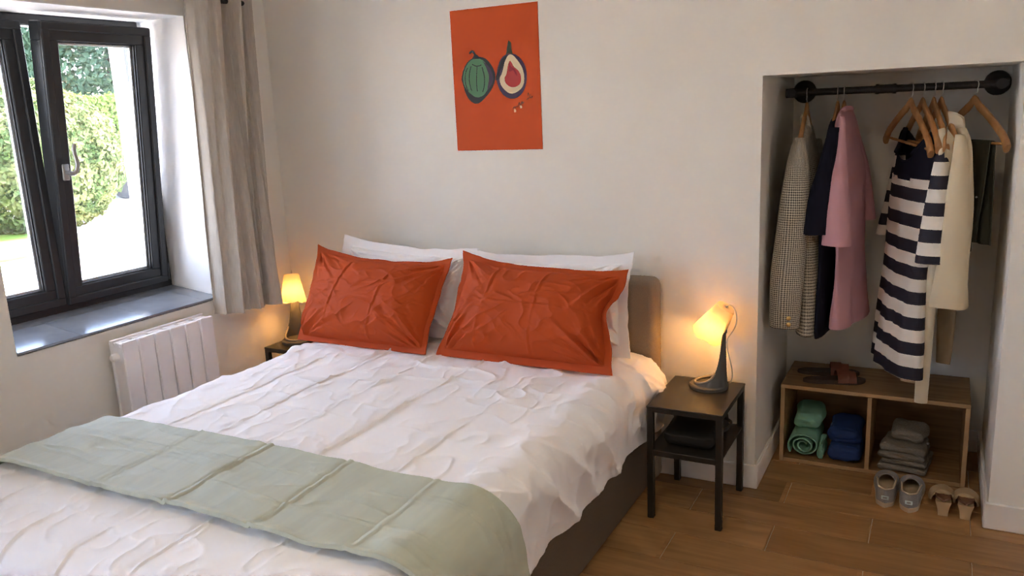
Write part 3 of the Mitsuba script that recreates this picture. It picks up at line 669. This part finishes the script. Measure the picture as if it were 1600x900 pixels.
# tweed blazer
hx = 2.464
hanger('wooden hanger holding the checked blazer', hx, 2)
k = thing('blazer', 'beige and black checked blazer hanging leftmost on the rail', 'blazer')
garment(k, 'body', [((2.468, .345, 1.425), 4, .05, .020), ((2.475, .345, 1.36), 4, .18, .028), ((2.490, .345, 1.18), 4, .195, .045), ((2.500, .345, .95), 4, .20, .058), ((2.505, .345, .61), 4, .215, .050)], 'houndstooth', 3, .012, uvs=(70, 110))
garment(k, 'sleeve', [((2.470, .175, 1.385), 20, .020, .016), ((2.468, .150, 1.27), 60, .045, .038), ((2.458, .135, 1.05), 78, .058, .050), ((2.445, .125, .85), 82, .062, .050), ((2.438, .125, .650), 84, .056, .040)], 'houndstooth', 5, .010, uvs=(44, 100))
garment(k, 'sleeve', [((2.470, .53, 1.36), 20, .04, .03), ((2.468, .56, 1.05), 60, .058, .05), ((2.450, .56, .64), 70, .052, .04)], 'houndstooth', 6, .010, uvs=(44, 100))
part(k, 'lining', sheet(grid(np.array([[(2.448 - .012 * t, .20 + .14 * s, 1.30 - .30 * t + .07 * (1 - s)) for t in np.linspace(0, 1, 8)] for s in np.linspace(0, 1, 6)])).vertices.reshape(6, 8, 3), .004), 'lining', True, 'dark lining')
part(k, 'collar', tube(spline([(2.452, .40, 1.425), (2.462, .33, 1.455), (2.476, .30, 1.43), (2.487, .27, 1.35)], 24), np.linspace(.016, .010, 24), 10), 'houndstooth', True, uv=None)
for z in (.672, .697):
    for q in (0,):
        part(k, 'button', mv(rot(lathe([(0, 0), (.0085, 0), (.0085, .004), (0, .006)], 16), PI / 2, [1, 0, 0]), 2.462, .0815, z), 'gold', 40, 'gold cuff button')
# navy shirt
hx = 2.578
hanger('wooden hanger holding the navy shirt', hx, 0)
k = thing('shirt', 'dark navy short-sleeved shirt hanging between the checked blazer and the pink shirt', 'shirt')
garment(k, 'body', [((2.588, .35, 1.455), -4, .06, .020), ((2.588, .35, 1.40), -4, .19, .024), ((2.588, .35, 1.33), -4, .225, .026), ((2.582, .35, 1.15), -6, .19, .034), ((2.578, .345, .90), -6, .19, .026), ((2.577, .34, .605), -6, .20, .018)], 'navy', 13, .010)
garment(k, 'sleeve', [((2.592, .165, 1.42), 10, .03, .020), ((2.578, .155, 1.27), -40, .040, .034), ((2.553, .140, 1.12), -68, .052, .045), ((2.548, .130, 1.025), -75, .054, .042)], 'navy', 15, .010)
# pink shirt
hx = 2.602
hanger('hanger hidden inside the pink shirt', hx, -2, bar=False)
k = thing('shirt', 'pink short-sleeved shirt hanging beside the navy shirt', 'shirt')
garment(k, 'body', [((2.612, .33, 1.485), -8, .03, .016), ((2.618, .335, 1.40), -8, .17, .016), ((2.640, .34, 1.20), -10, .19, .026), ((2.648, .34, .95), -9, .18, .028), ((2.660, .335, .645), -12, .19, .044)], 'pink', 23, .014)
garment(k, 'sleeve', [((2.616, .165, 1.46), 8, .012, .012), ((2.620, .150, 1.32), 40, .022, .022), ((2.618, .135, 1.17), 75, .038, .034), ((2.622, .122, .985), 82, .056, .042)], 'pink', 25, .010)
garment(k, 'sleeve', [((2.622, .50, 1.42), 0, .03, .02), ((2.650, .53, 1.20), 60, .05, .04), ((2.665, .53, 1.03), 70, .06, .05)], 'pink', 26, .010)
part(k, 'collar', tube(spline([(2.602, .31, 1.470), (2.612, .27, 1.482), (2.622, .31, 1.486), (2.626, .38, 1.475)], 24), .009, 10), 'pink', True)
# empty hanger in front of the dress
hanger('bare wooden hanger hanging tilted in front of the striped dress', 2.836, 24, .075)
# striped dress
hanger('wooden hanger holding the striped dress behind the bare hanger', 2.876, 18)
k = thing('dress', 'navy and white striped dress with a plain navy yoke', 'dress')
YD = 22
def yoke():
    d = hdir(YD); n_ = np.array([-d[1], d[0], 0]); c0 = np.array([2.872, .352, 0])
    rings = []
    a = np.linspace(0, 2 * PI, 72, endpoint=False)
    for t in np.linspace(0, 1, 26):
        hl = .155 + .035 * t; ht = .052 + .004 * t
        ca, sa = np.cos(a), np.sin(a)
        # scooped neckline: the rim is low in the middle and high over the shoulders
        neck = 1.285 + .112 * np.abs(ca) ** 2.2
        z = neck * (1 - t) + 1.212 * t
        P = c0 + np.outer(ca * hl, d) + np.outer(sa * ht, n_); P[:, 2] = z - .012 * t * 0
        rings.append(P + np.outer(sa * .010 * (fbm3(P, 14, 61) - .5), n_))
    return np.array(rings)
Yk = yoke()
part(k, 'yoke', grid(Yk, closed_v=True), 'navy', True, 'plain navy yoke with a scooped neckline')
garment(k, 'body', [((2.870, .352, 1.222), YD, .188, .054), ((2.862, .350, 1.05), YD, .19, .058), ((2.854, .350, .88), YD, .19, .056), ((2.848, .335, .70), YD, .195, .060), ((2.842, .320, .478), YD, .205, .068)], 'stripe_body', 33, .030, freq=(8, 8, .6))
garment(k, 'sleeve', [((2.958, .180, 1.345), 40, .018, .016), ((2.954, .165, 1.25), 70, .030, .032), ((2.948, .150, 1.10), 84, .045, .042), ((2.948, .135, .930), 88, .060, .044)], 'stripe_sleeve', 35, .008)
garment(k, 'sleeve', [((2.805, .52, 1.30), 30, .018, .02), ((2.795, .545, 1.15), 60, .035, .035), ((2.775, .555, .965), 70, .048, .04)], 'stripe_sleeve', 37, .008)
for s in (0, 1):
    d = hdir(YD); c0 = np.array([2.872, .352, 1.392]); e = c0 + d * (.145 if s else -.145)
    part(k, 'strap', tube(spline([e + (0, 0, .004), e - d * (.02 if s else -.02) + (-.012, 0, -.02), c0 + d * (.08 if s else -.08) + (-.050, 0, -.085)], 16), .010, 8), 'navy', True)
# beige trousers folded over a hanger
hanger('wooden hanger holding the beige trousers', 2.913, 14)
k = thing('trousers', 'beige trousers hanging long behind the striped dress down to the shoe rack', 'trousers')
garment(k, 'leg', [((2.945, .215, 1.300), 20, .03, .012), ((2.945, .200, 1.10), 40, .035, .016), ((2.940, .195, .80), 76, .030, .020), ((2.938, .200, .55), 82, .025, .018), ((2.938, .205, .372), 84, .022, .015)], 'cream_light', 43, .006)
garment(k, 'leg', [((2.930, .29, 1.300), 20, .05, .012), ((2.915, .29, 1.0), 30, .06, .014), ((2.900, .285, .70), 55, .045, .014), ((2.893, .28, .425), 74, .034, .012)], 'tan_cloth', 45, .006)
part(k, 'waistband', tube(spline([(2.945, .185, 1.405), (2.952, .172, 1.36), (2.950, .165, 1.31), (2.94, .20, 1.30)], 20), [.012] * 20, 10), 'cream_light', True)
# cream jacket
hanger('wooden hanger holding the cream jacket', 2.938, 16, mtl='hanger_wood')
k = thing('jacket', 'cream linen jacket hanging between the striped dress and the olive trousers', 'jacket')
garment(k, 'body', [((2.988, .30, 1.42), 12, .05, .018), ((2.998, .31, 1.34), 12, .17, .026), ((3.004, .31, 1.15), 12, .185, .040), ((3.000, .31, .95), 12, .19, .048), ((2.995, .305, .765), 12, .20, .060)], 'cream', 53, .012)
garment(k, 'sleeve', [((3.004, .145, 1.385), 40, .016, .014), ((3.012, .135, 1.26), 75, .030, .028), ((3.012, .125, 1.05), 86, .045, .036), ((3.003, .118, .775), 84, .060, .040)], 'cream', 55, .010)
garment(k, 'belt', [((3.008, .42, .80), 60, .04, .014), ((3.006, .42, .47), 70, .028, .012)], 'tan_cloth', 57, .006)
part(k, 'collar', sheet(np.array([[(2.962 + .050 * s + .006 * math.sin(3 * t), .20 - .02 * s + .05 * t, 1.462 - .075 * t - .022 * s * s) for t in np.linspace(0, 1, 14)] for s in np.linspace(0, 1, 14)]), .006), 'cream_light', True)
part(k, 'lapel', sheet(np.array([[(2.968 + .034 * s - .010 * t, .150 + .02 * s, 1.400 - .13 * t - .05 * s * (1 - t)) for t in np.linspace(0, 1, 16)] for s in np.linspace(0, 1, 8)]), .005), 'cream_light', True)
# olive trousers over the last hanger
ap, dd, uu_ = hanger('wooden hanger at the right end of the rail holding the olive trousers', 3.046, 31, 0.0, .205)
k = thing('trousers', 'dark olive trousers folded over the bar of the rightmost hanger', 'trousers')
bc = ap - uu_ * .150
def over_bar(c0, hl, z1, z2, seed):
    d = hdir(31); n_ = np.array([-d[1], d[0], 0]); P = []
    for s in np.linspace(-1, 1, 22):
        row = []
        for t in np.linspace(0, 1, 90):
            zt = z1 if t < .5 else z2
            q = abs(t - .5) * 2
            side = -1 if t < .5 else 1
            p = c0 + d * (s * hl * (1 - .12 * q)) + n_ * side * (.0085 + .016 * q) * min(1, q / .03)
            p[2] = c0[2] + .008 - (c0[2] - zt) * max(0, q - .02)
            p = p + n_ * (.014 * (meshkit.fbm(np.array([s * 1.6 + seed, q * 1.2, side]), 2, seed) - .5) * q * 2)
            row.append(p)
        P.append(row)
    return sheet(np.array(P), .004)
part(k, 'leg', over_bar(bc - dd * .055, .075, .85, .92, 3), 'olive', 50)
part(k, 'leg', over_bar(bc + dd * .075 , .050, .975, .96, 5), 'olive', 50)
part(k, 'button', mv(trimesh.creation.icosphere(1, .004), 3.072, .255, 1.155), 'steel', True)

# ------------------------------------------------------------------ shoe rack in the niche
SX0, SX1, SY0, SY1, SH, ST = 2.403, 3.111, .306, .652, .347, .017
k = thing('shoe_rack', 'low brown wooden shoe rack with two open compartments in the niche', 'shoe rack')
part(k, 'top', cbox(SX0, SX1, SY0, SY1, SH - ST, SH, .0015), 'oak')
part(k, 'bottom', cbox(SX0 + ST, SX1 - ST, SY0, SY1, .0, ST, .0015), 'oak')
DX = 2.752
for x in (SX0, DX - ST / 2, SX1 - ST):
    part(k, 'divider' if x == DX - ST / 2 else 'side', cbox(x, x + ST, SY0, SY1, .0 if x != DX - ST / 2 else ST, SH - ST, .0015), 'oak')
part(k, 'back_panel', box(SX0 + ST, SX1 - ST, SY1 - .006, SY1 - .001, ST, SH - ST), 'oak')
for (a, b, z0, z1) in ((SX0, SX1, SH - ST, SH), (SX0, SX0 + ST, 0, SH - ST), (SX1 - ST, SX1, 0, SH - ST), (DX - ST / 2, DX + ST / 2, ST, SH - ST), (SX0 + ST, SX1 - ST, 0, ST)):
    part(k, 'edge_band', box(a + .0008, b - .0008, SY0 - .001, SY0 + .001, z0 + .0008, z1 - .0008), 'oak_edge')
# folded clothes
def blob(x0, x1, y0, y1, z0, z1, r, seed, amp=.016, f=9, rid=.010):
    b = rbox(x0, x1, y0, y1, z0, z1, r, 3); b = trimesh.Trimesh(*trimesh.remesh.subdivide_to_size(b.vertices, b.faces, .011)); b.merge_vertices()
    v = b.vertices.copy(); nrm = b.vertex_normals
    d = amp * (fbm3(v, f, seed) - .5) * 2 - rid * ridge(v + .03 * (fbm3(v, 8, seed + 1)[:, None] - .5), (6, 6, 20), seed + 2, 3, 2)
    v = v + nrm * d[:, None]; v[:, 2] = np.maximum(v[:, 2], z0 + .0005)
    return trimesh.Trimesh(v, b.faces, process=False)
def roll(cx, cz, R, y0, y1, seed, turns=2.6, ang=0.0):
    a = np.linspace(.6, turns * 2 * PI, 150); r = .012 + (R - .014) * a / (turns * 2 * PI); P = []
    for y in np.linspace(0, 1, 26):
        yy = y0 + (y1 - y0) * y
        q = np.c_[cx + r * np.cos(a + ang) * 1.08, np.full(150, yy) + .012 * np.sin(a * .7) * (1 - y) , cz + r * np.sin(a + ang) * .92]
        q += .008 * (fbm3(q, 14, seed)[:, None] - .5); P.append(q)
    P = np.array(P); P[..., 2] = np.maximum(P[..., 2], .0195)
    return sheet(P, .006)
k = thing('rolled_shirt', 'mint green rolled-up shirt in the left compartment of the shoe rack', 'rolled shirt')
part(k, 'roll', roll(2.500, .075, .062, .325, .56, 91), 'mint', 50)
part(k, 'fold', blob(2.440, 2.565, .37, .57, .118, .198, .035, 93, .018), 'mint', 60)
part(k, 'sleeve', blob(2.548, 2.585, .325, .45, .018, .098, .015, 94, .012), 'mint', 60)
k = thing('folded_shirt', 'dark blue folded shirt beside the mint green roll in the shoe rack', 'folded shirt')
part(k, 'fold', blob(2.592, 2.735, .318, .50, .0175, .090, .03, 101, .016), 'blue', 60)
part(k, 'fold', blob(2.588, 2.725, .36, .56, .085, .165, .035, 103, .020), 'blue', 60)
part(k, 'tag', box(2.655, 2.685, .309, .3115, .006, .016), 'tag_white', label='small white tag')
k = thing('folded_trousers', 'grey folded trousers in the right compartment of the shoe rack', 'folded trousers')
def fold_stack(x0, x1, y0, y1, zs_, seed):
    ms = []
    for i, (a, b) in enumerate(zs_):
        o = .006 * math.sin(i * 2.1)
        ms.append(blob(x0 + o, x1 + o * .5 - .004 * i, y0 + .004 * i, y1, a, b, (b - a) / 2 - .001, seed + i * 7, .008, 9, .006))
    return ms
for i, m_ in enumerate(fold_stack(2.800, 2.985, .312, .50, ((.0175, .046), (.042, .072), (.068, .098), (.094, .130)), 111)):
    part(k, 'layer', rotz(m_, -.12, (2.9, .4, 0)), 'grey_cloth', 60)
part(k, 'bunch', rotz(blob(2.825, 2.965, .36, .52, .122, .190, .032, 141, .020), -.12, (2.9, .4, 0)), 'grey_cloth', 60)
part(k, 'button', mv(trimesh.creation.icosphere(1, .006), 2.972, .345, .150), 'steel', True)

# ------------------------------------------------------------------ shoes
def outline(L_, w0, w1, n=48, toe=1.0):
    """foot outline, heel at y=0, toe at y=L"""
    t = np.linspace(0, 1, n)
    w = np.interp(t, [0, .03, .10, .30, .50, .70, .85, .95, 1], [0, .35, .62, .74, .80, 1.0, .90, .55, 0]) * w1
    w = np.sqrt(np.maximum(0, w * np.interp(t, [0, .06, .94, 1], [0.6, 1, 1, .6]))) ** 2
    from scipy.ndimage import gaussian_filter1d
    w = gaussian_filter1d(w, 1.2); w[0] = w[-1] = 0
    return t * L_, w
def sole(L_, w1, z0, z1, inset=0):
    y, w = outline(L_, 0, w1); P = Polygon(np.vstack([np.c_[w, y], np.c_[-w, y][::-1]])).buffer(.004 - inset)
    m = extrude(P.simplify(.0006), z1 - z0); return mv(m, 0, 0, z0)
def canvas_shoe(label, x, y, ang):
    k = thing('shoe', label, 'shoe', 'grey canvas shoes')
    M = lambda m: mv(rotz(m, ang), x, y, 0)
    L_, w1 = .262, .044
    part(k, 'sole', M(sole(L_, w1, 0, .017)), 'sole_beige')
    part(k, 'insole', M(sole(L_, w1, .017, .032, .007)), 'insole')
    yy, w = outline(L_, 0, w1, 80)
    # heel cup: a wall around the heel, up to 55 % of the length
    sel = yy < .58 * L_
    path = np.vstack([np.c_[w[sel], yy[sel]][::-1], np.c_[-w[sel], yy[sel]][1:]])
    hgt = .052 - .016 * sm(.03, .16, path[:, 1]); P = []
    for t in np.linspace(0, 1, 10):
        c = path * 1.0; c[:, 0] *= (1.03 - .12 * t ** 2); c[:, 1] += .016 * t * (1 - sm(0, .06, path[:, 1]))
        P.append(np.c_[c, .014 + (hgt - .0) * t])
    part(k, 'heel_cup', M(sheet(np.array(P), .004)), 'canvas_grey', True)
    rimp = np.array(P[-1]); part(k, 'binding', M(tube(rimp, .0032, 8)), 'sole_beige', True)
    # vamp over the toe
    V_ = []
    for t in np.linspace(.47, .995, 30):
        wi = np.interp(t * L_, yy, w) * 1.05 + .001; h = .058 * (1 - ((t - .47) / .53) ** 2.4) + .016
        a = np.linspace(0, PI, 26); V_.append(np.c_[wi * np.cos(a), np.full(26, t * L_) - .02 * np.sin(a) * (1 - (t - .47) / .53) * -1, .013 + (h - .013) * np.sin(a) ** .75])
    part(k, 'vamp', M(sheet(np.array(V_), .004)), 'canvas_grey', True)
    lb = cbox(-.013, .013, -.0055, -.001, .030, .044, .001); lb = mv(rot(lb, -.22, [1, 0, 0], (0, 0, .036)), 0, .002, .002)
    part(k, 'label', M(lb), 'label_blue', label='small pale blue heel label')
    part(k, 'label_mark', M(mv(rot(box(-.007, .007, -.0062, -.005, .034, .040), -.22, [1, 0, 0], (0, 0, .036)), 0, .002, .002)), 'canvas_grey')
canvas_shoe('left shoe of the grey canvas slip-on pair in front of the shoe rack', 2.840, .022, .02)
canvas_shoe('right shoe of the grey canvas slip-on pair, next to the heeled mules', 2.922, .012, -.02)
def mule(label, x, y, ang):
    k = thing('mule', label, 'heeled mule', 'tan heeled mules')
    M = lambda m: mv(rotz(m, ang), x, y, 0)
    L_, w1, HH = .215, .036, .056
    yy, w = outline(L_, 0, w1, 60)
    zc = lambda t: HH * (1 - sm(.18, .72, t)) + .006
    P = np.array([[(s * wi * 1.02, yv, zc(yv / L_) + .0035 * s * s) for s in np.linspace(-1, 1, 15)] for yv, wi in zip(yy, np.maximum(w, .004))])
    part(k, 'footbed', M(sheet(P, .007)), 'mule_dark', True, 'dark brown footbed')
    rings = []
    for t in np.linspace(0, 1, 8):
        hw, hl, z = .0165 + .010 * t ** 2, .014 + .010 * t ** 1.5, HH * t
        rings.append([(-hw, .006 - .004 * t, z), (hw, .006 - .004 * t, z), (hw * .9, .006 + 2 * hl, z), (-hw * .9, .006 + 2 * hl, z)])
    part(k, 'heel', M(loft(rings)), 'mule_tan', 30)
    part(k, 'heel_tip', M(box(-.0165, .0165, .006, .034, -.0005, .004)), 'mule_dark')
    S_ = []
    for t in np.linspace(.45, .93, 22):
        wi = np.interp(t * L_, yy, w) * 1.0 + .005; tz = zc(t) * .35 + .006; h = .054 - .012 * (t - .45) / .48
        wi += .004
        a = np.linspace(0, PI, 30); S_.append(np.c_[wi * 1.04 * np.cos(a), np.full(30, t * L_) - .012 * np.sin(a), tz + (h - tz) * np.sin(a) ** .8])
        a = np.linspace(-.10, PI + .10, 30); S_.append(np.c_[wi * 1.02 * np.cos(a), np.full(30, t * L_) - .012 * np.sin(a), zc(t) * .6 + (h - .008) * np.maximum(np.sin(a), -.1) ** 1.0 if False else zc(t) * .6 + (h - .008) * np.sin(a)])
    part(k, 'strap', M(sheet(np.array(S_), .005)), 'mule_tan', True, 'wide tan upper')
    part(k, 'strap_trim', M(tube(np.array(S_)[0], .003, 8)), 'mule_tan', True)
mule('left mule of the tan heeled pair beside the grey canvas shoes', 3.036, .026, .02)
mule('right mule of the tan heeled pair, against the side wall of the niche', 3.108, .026, -.03)
def sandal(label, x, y, ang):
    k = thing('sandal', label, 'sandal', 'sandals on the shoe rack')
    M = lambda m: mv(rotz(m, ang), x, y, SH)
    part(k, 'sole', M(sole(.245, .040, 0, .014)), 'sandal_dark')
    part(k, 'footbed', M(sole(.245, .040, .014, .016, .005)), 'sandal_dark')
    for (t0, h, wd) in ((.62, .042, .022), (.76, .036, .018)):
        S_ = [np.c_[.043 * np.cos(a_), np.full(24, t0 * .245 + s * wd + .010 * q), .008 + h * np.sin(a_)] for s, q in ((-1, 0), (-.3, .3), (.3, .3), (1, 0)) for a_ in (np.linspace(0, PI, 24),)]
        part(k, 'strap', M(sheet(np.array(S_), .004)), 'sandal_strap', True, 'reddish brown strap')
sandal('dark brown sandal nearer the front edge on top of the shoe rack', 2.486, .372, math.radians(-72))
sandal('dark brown sandal nearer the wall on top of the shoe rack', 2.446, .490, math.radians(-80))

# ------------------------------------------------------------------ ceiling lamp (behind the camera)
k = thing('ceiling_lamp', 'round ceiling lamp with a white diffuser', 'lamp')
part(k, 'rim', mv(lathe([(0.20, 0), (.235, 0), (.235, -.055), (.22, -.055)], 48), *CL, CH), 'trim_white', 40)
kk = part(k, 'diffuser', mv(lathe([(.22, -.05), (.20, -.068), (.12, -.08), (0, -.085)], 48), *CL, CH), 'trim_white', True)
scene[kk]['emitter'] = {'type': 'area', 'radiance': rgb(CEIL_LAMP, CEIL_LAMP * .82, CEIL_LAMP * .56)}

# ------------------------------------------------------------------ outdoors
GZ = -.15
struct('ground', 'pale driveway outside the window'); add('ground', box(-90, 60, -60, 90, GZ - .2, GZ), 'driveway')
struct('lawn', 'strip of grass below the round shrub')
def blobpoly(cx, cy, rx, ry, a, n=48, seed=0):
    t = np.linspace(0, 2 * PI, n, endpoint=False); r = 1 + .18 * (fbm3(np.c_[np.cos(t), np.sin(t), t * 0], 1.5, seed) - .5) * 2
    return affinity.translate(affinity.rotate(Polygon(np.c_[rx * r * np.cos(t), ry * r * np.sin(t)]), a), cx, cy)
add('lawn', cat([mv(extrude(blobpoly(-10.0, 2.6, 2.6, 1.9, 58, seed=2), .03), 0, 0, GZ), mv(extrude(blobpoly(-26, 16, 12, 4, 47, seed=5), .03), 0, 0, GZ)]), 'lawn_green')
def leaves(centres, normals, size, seed, asp=.6):
    r = np.random.default_rng(seed); n = len(centres)
    d = normals + r.normal(0, .55, (n, 3)); d /= np.linalg.norm(d, axis=1, keepdims=True)
    u = np.cross(d, r.normal(0, 1, (n, 3))); u /= np.linalg.norm(u, axis=1, keepdims=True); v = np.cross(d, u)
    s = (size * r.uniform(.7, 1.35, n))[:, None]
    q = [centres - u * s, centres - v * s * asp + d * s * .15, centres + u * s, centres + v * s * asp + d * s * .15]
    V_ = np.stack(q, 1).reshape(-1, 3); i = np.arange(n)[:, None] * 4
    return trimesh.Trimesh(V_, np.vstack([i + [0, 1, 2], i + [0, 2, 3]]), process=False)
def crown(c, rad, n, size, seed, lump=.22, f=1.6, low=-1.0):
    r = np.random.default_rng(seed); d = r.normal(0, 1, (n, 3)); d /= np.linalg.norm(d, axis=1, keepdims=True); d = d[d[:, 2] > low]
    k_ = 1 + lump * 2 * (fbm3(d, f, seed, 3) - .5) + .10 * (fbm3(d, 6, seed + 1, 2) - .5)
    p = np.array(c) + d * np.array(rad) * (k_ * (1 - .22 * r.uniform(0, 1, len(d)) ** 2))[:, None]
    return leaves(p, d, size, seed + 2)
def plant(name, label, c, rad, n, size, m, seed, cat_, group=None, trunk=.12, low=-1.0, lump=.22, f=1.6):
    k = thing(name, label, cat_, group)
    part(k, 'foliage', crown(c, rad, n, size, seed, lump, f, low), m, kind='stuff')
    part(k, 'stem' if name == 'shrub' else 'trunk', tube([(c[0], c[1], GZ - .1), (c[0] + .1, c[1], GZ + (c[2] - GZ) * .5), (c[0], c[1] + .1, c[2] + rad[2] * .4)], [trunk, trunk * .8, trunk * .3], 10), 'bark', True)
plant('shrub', 'big round sunlit shrub outside the window', (-10.9, 5.45, 1.05), (1.55, 1.55, 1.32), 26000, .048, 'leaf_shrub', 201, 'shrub', trunk=.10, lump=.12, f=2.5)
plant('shrub', 'lower pale shrub beside the big round one outside the window', (-9.75, 2.45, .75), (1.4, 1.4, 1.05), 15000, .048, 'leaf_shrub', 211, 'shrub', trunk=.08, lump=.14, f=2.5)
k = thing('hedge', 'tall clipped hedge in front of the far trees', 'hedge')
r = np.random.default_rng(7); A_, B_ = np.array([-24., 6.0]), np.array([-13.6, 16.5]); n = 46000
t = r.uniform(0, 1, n); face = r.uniform(0, 1, n); along = (B_ - A_) / np.linalg.norm(B_ - A_); nr = np.array([along[1], -along[0]])
top = 2.35 + .25 * (fbm3(np.c_[t * 12, t * 0, t * 0], 1, 3) - .5)
zf = np.where(face < .72, GZ + r.uniform(0, 1, n) * (top - GZ), top + r.normal(0, .05, n)); off = np.where(face < .72, .0 + .10 * r.normal(0, 1, n), -r.uniform(0, 1.2, n))
Cc = np.c_[A_ + (B_ - A_) * t[:, None] + nr * off[:, None], zf]; Nn = np.where((face < .72)[:, None], [nr[0], nr[1], .3], [0, 0, 1.])
part(k, 'foliage', leaves(Cc, Nn, .062, 8), 'leaf_hedge', kind='stuff')
core = trimesh.creation.box((np.linalg.norm(B_ - A_), .9, 2.2)); core = rotz(core, math.atan2(along[1], along[0])); part(k, 'core', mv(core, *((A_ + B_) / 2 - nr * .62), 1.05 + GZ), 'bark')
for i, (x, y, h, w_, lb) in enumerate([(-31, 12, 6.2, 3.4, 'broad dark tree behind the hedge, seen through the left window pane'), (-31, 22.5, 8.0, 4.2, 'dark leafy tree behind the hedge, seen through the gap between the sashes'), (-23.5, 21.5, 6.4, 3.1, 'dark leafy tree behind the hedge, seen through the middle of the right pane'),
                                      (-25.0, 33.5, 9.0, 4.4, 'tall dark tree farthest along the hedge, at the right side of the right pane'), (-38, 1.5, 7.2, 4.0, 'broad tree at the end of the hedge away from the drive')]):
    plant('tree', lb, (x, y, h * .56), (w_, w_, h * .52), 16000, .15, 'leaf_tree', 300 + i * 10, 'tree', 'trees behind the hedge', trunk=.28, lump=.30, f=2.2)
# parked car
k = thing('car', 'grey car parked beyond the shrub, only its wheel and nose showing', 'car')
CA = math.radians(38); CC = np.array([-13.53, 11.16, GZ])
prof = Polygon([(-2.05, .28), (2.05, .28), (2.1, .62), (1.95, .80), (1.05, .95), (.35, 1.42), (-1.2, 1.45), (-1.95, 1.0), (-2.1, .7)]).buffer(.06)
for wx in (-1.3, 1.3): prof = prof.difference(Point(wx, .32).buffer(.40))
def CM(m): return mv(rotz(m, CA), *CC)
def up(poly, hw): e = extrude(poly, 2 * hw); v = e.vertices; return trimesh.Trimesh(np.c_[v[:, 0], hw - v[:, 2], v[:, 1]], e.faces, process=False)
part(k, 'body', CM(up(prof, .82)), 'car_paint', 30)
part(k, 'side_window', CM(up(Polygon([(.85, .98), (.30, 1.36), (-1.15, 1.38), (-1.7, 1.0)]), .83)), 'car_glass')
part(k, 'windscreen', CM(mv(rot(box(-.02, .02, -.68, .68, -.31, .31), -.96, [0, 1, 0]), .80, 0, 1.20)), 'car_glass')
for wx in (-1.3, 1.3):
    for wy in (-.74, .74):
        w_ = part(k, 'wheel', CM(mv(rot(lathe([(.2, -.10), (.30, -.11), (.32, -.08), (.32, .08), (.30, .11), (.2, .10)], 36), PI / 2, [1, 0, 0]), wx, wy, .32)), 'tyre', 40)
        part(w_, 'rim', CM(mv(rot(cat([lathe([(0, -.085), (.06, -.085), (.05, 0), (.05, .085), (0, .085)], 16), lathe([(.185, -.09), (.205, -.09), (.205, .09), (.185, .09)], 30)] + [rotz(box(0, .19, -.03, .03, -.085, .085), j * 2 * PI / 5) for j in range(5)]), PI / 2, [1, 0, 0]), wx, wy, .32)), 'trim_white')
for sy in (-.55, .55):
    part(k, 'headlight', CM(mv(rbox(-.04, .04, -.15, .15, -.07, .07, .03), 2.08, sy, .68)), 'tag_white', 30)
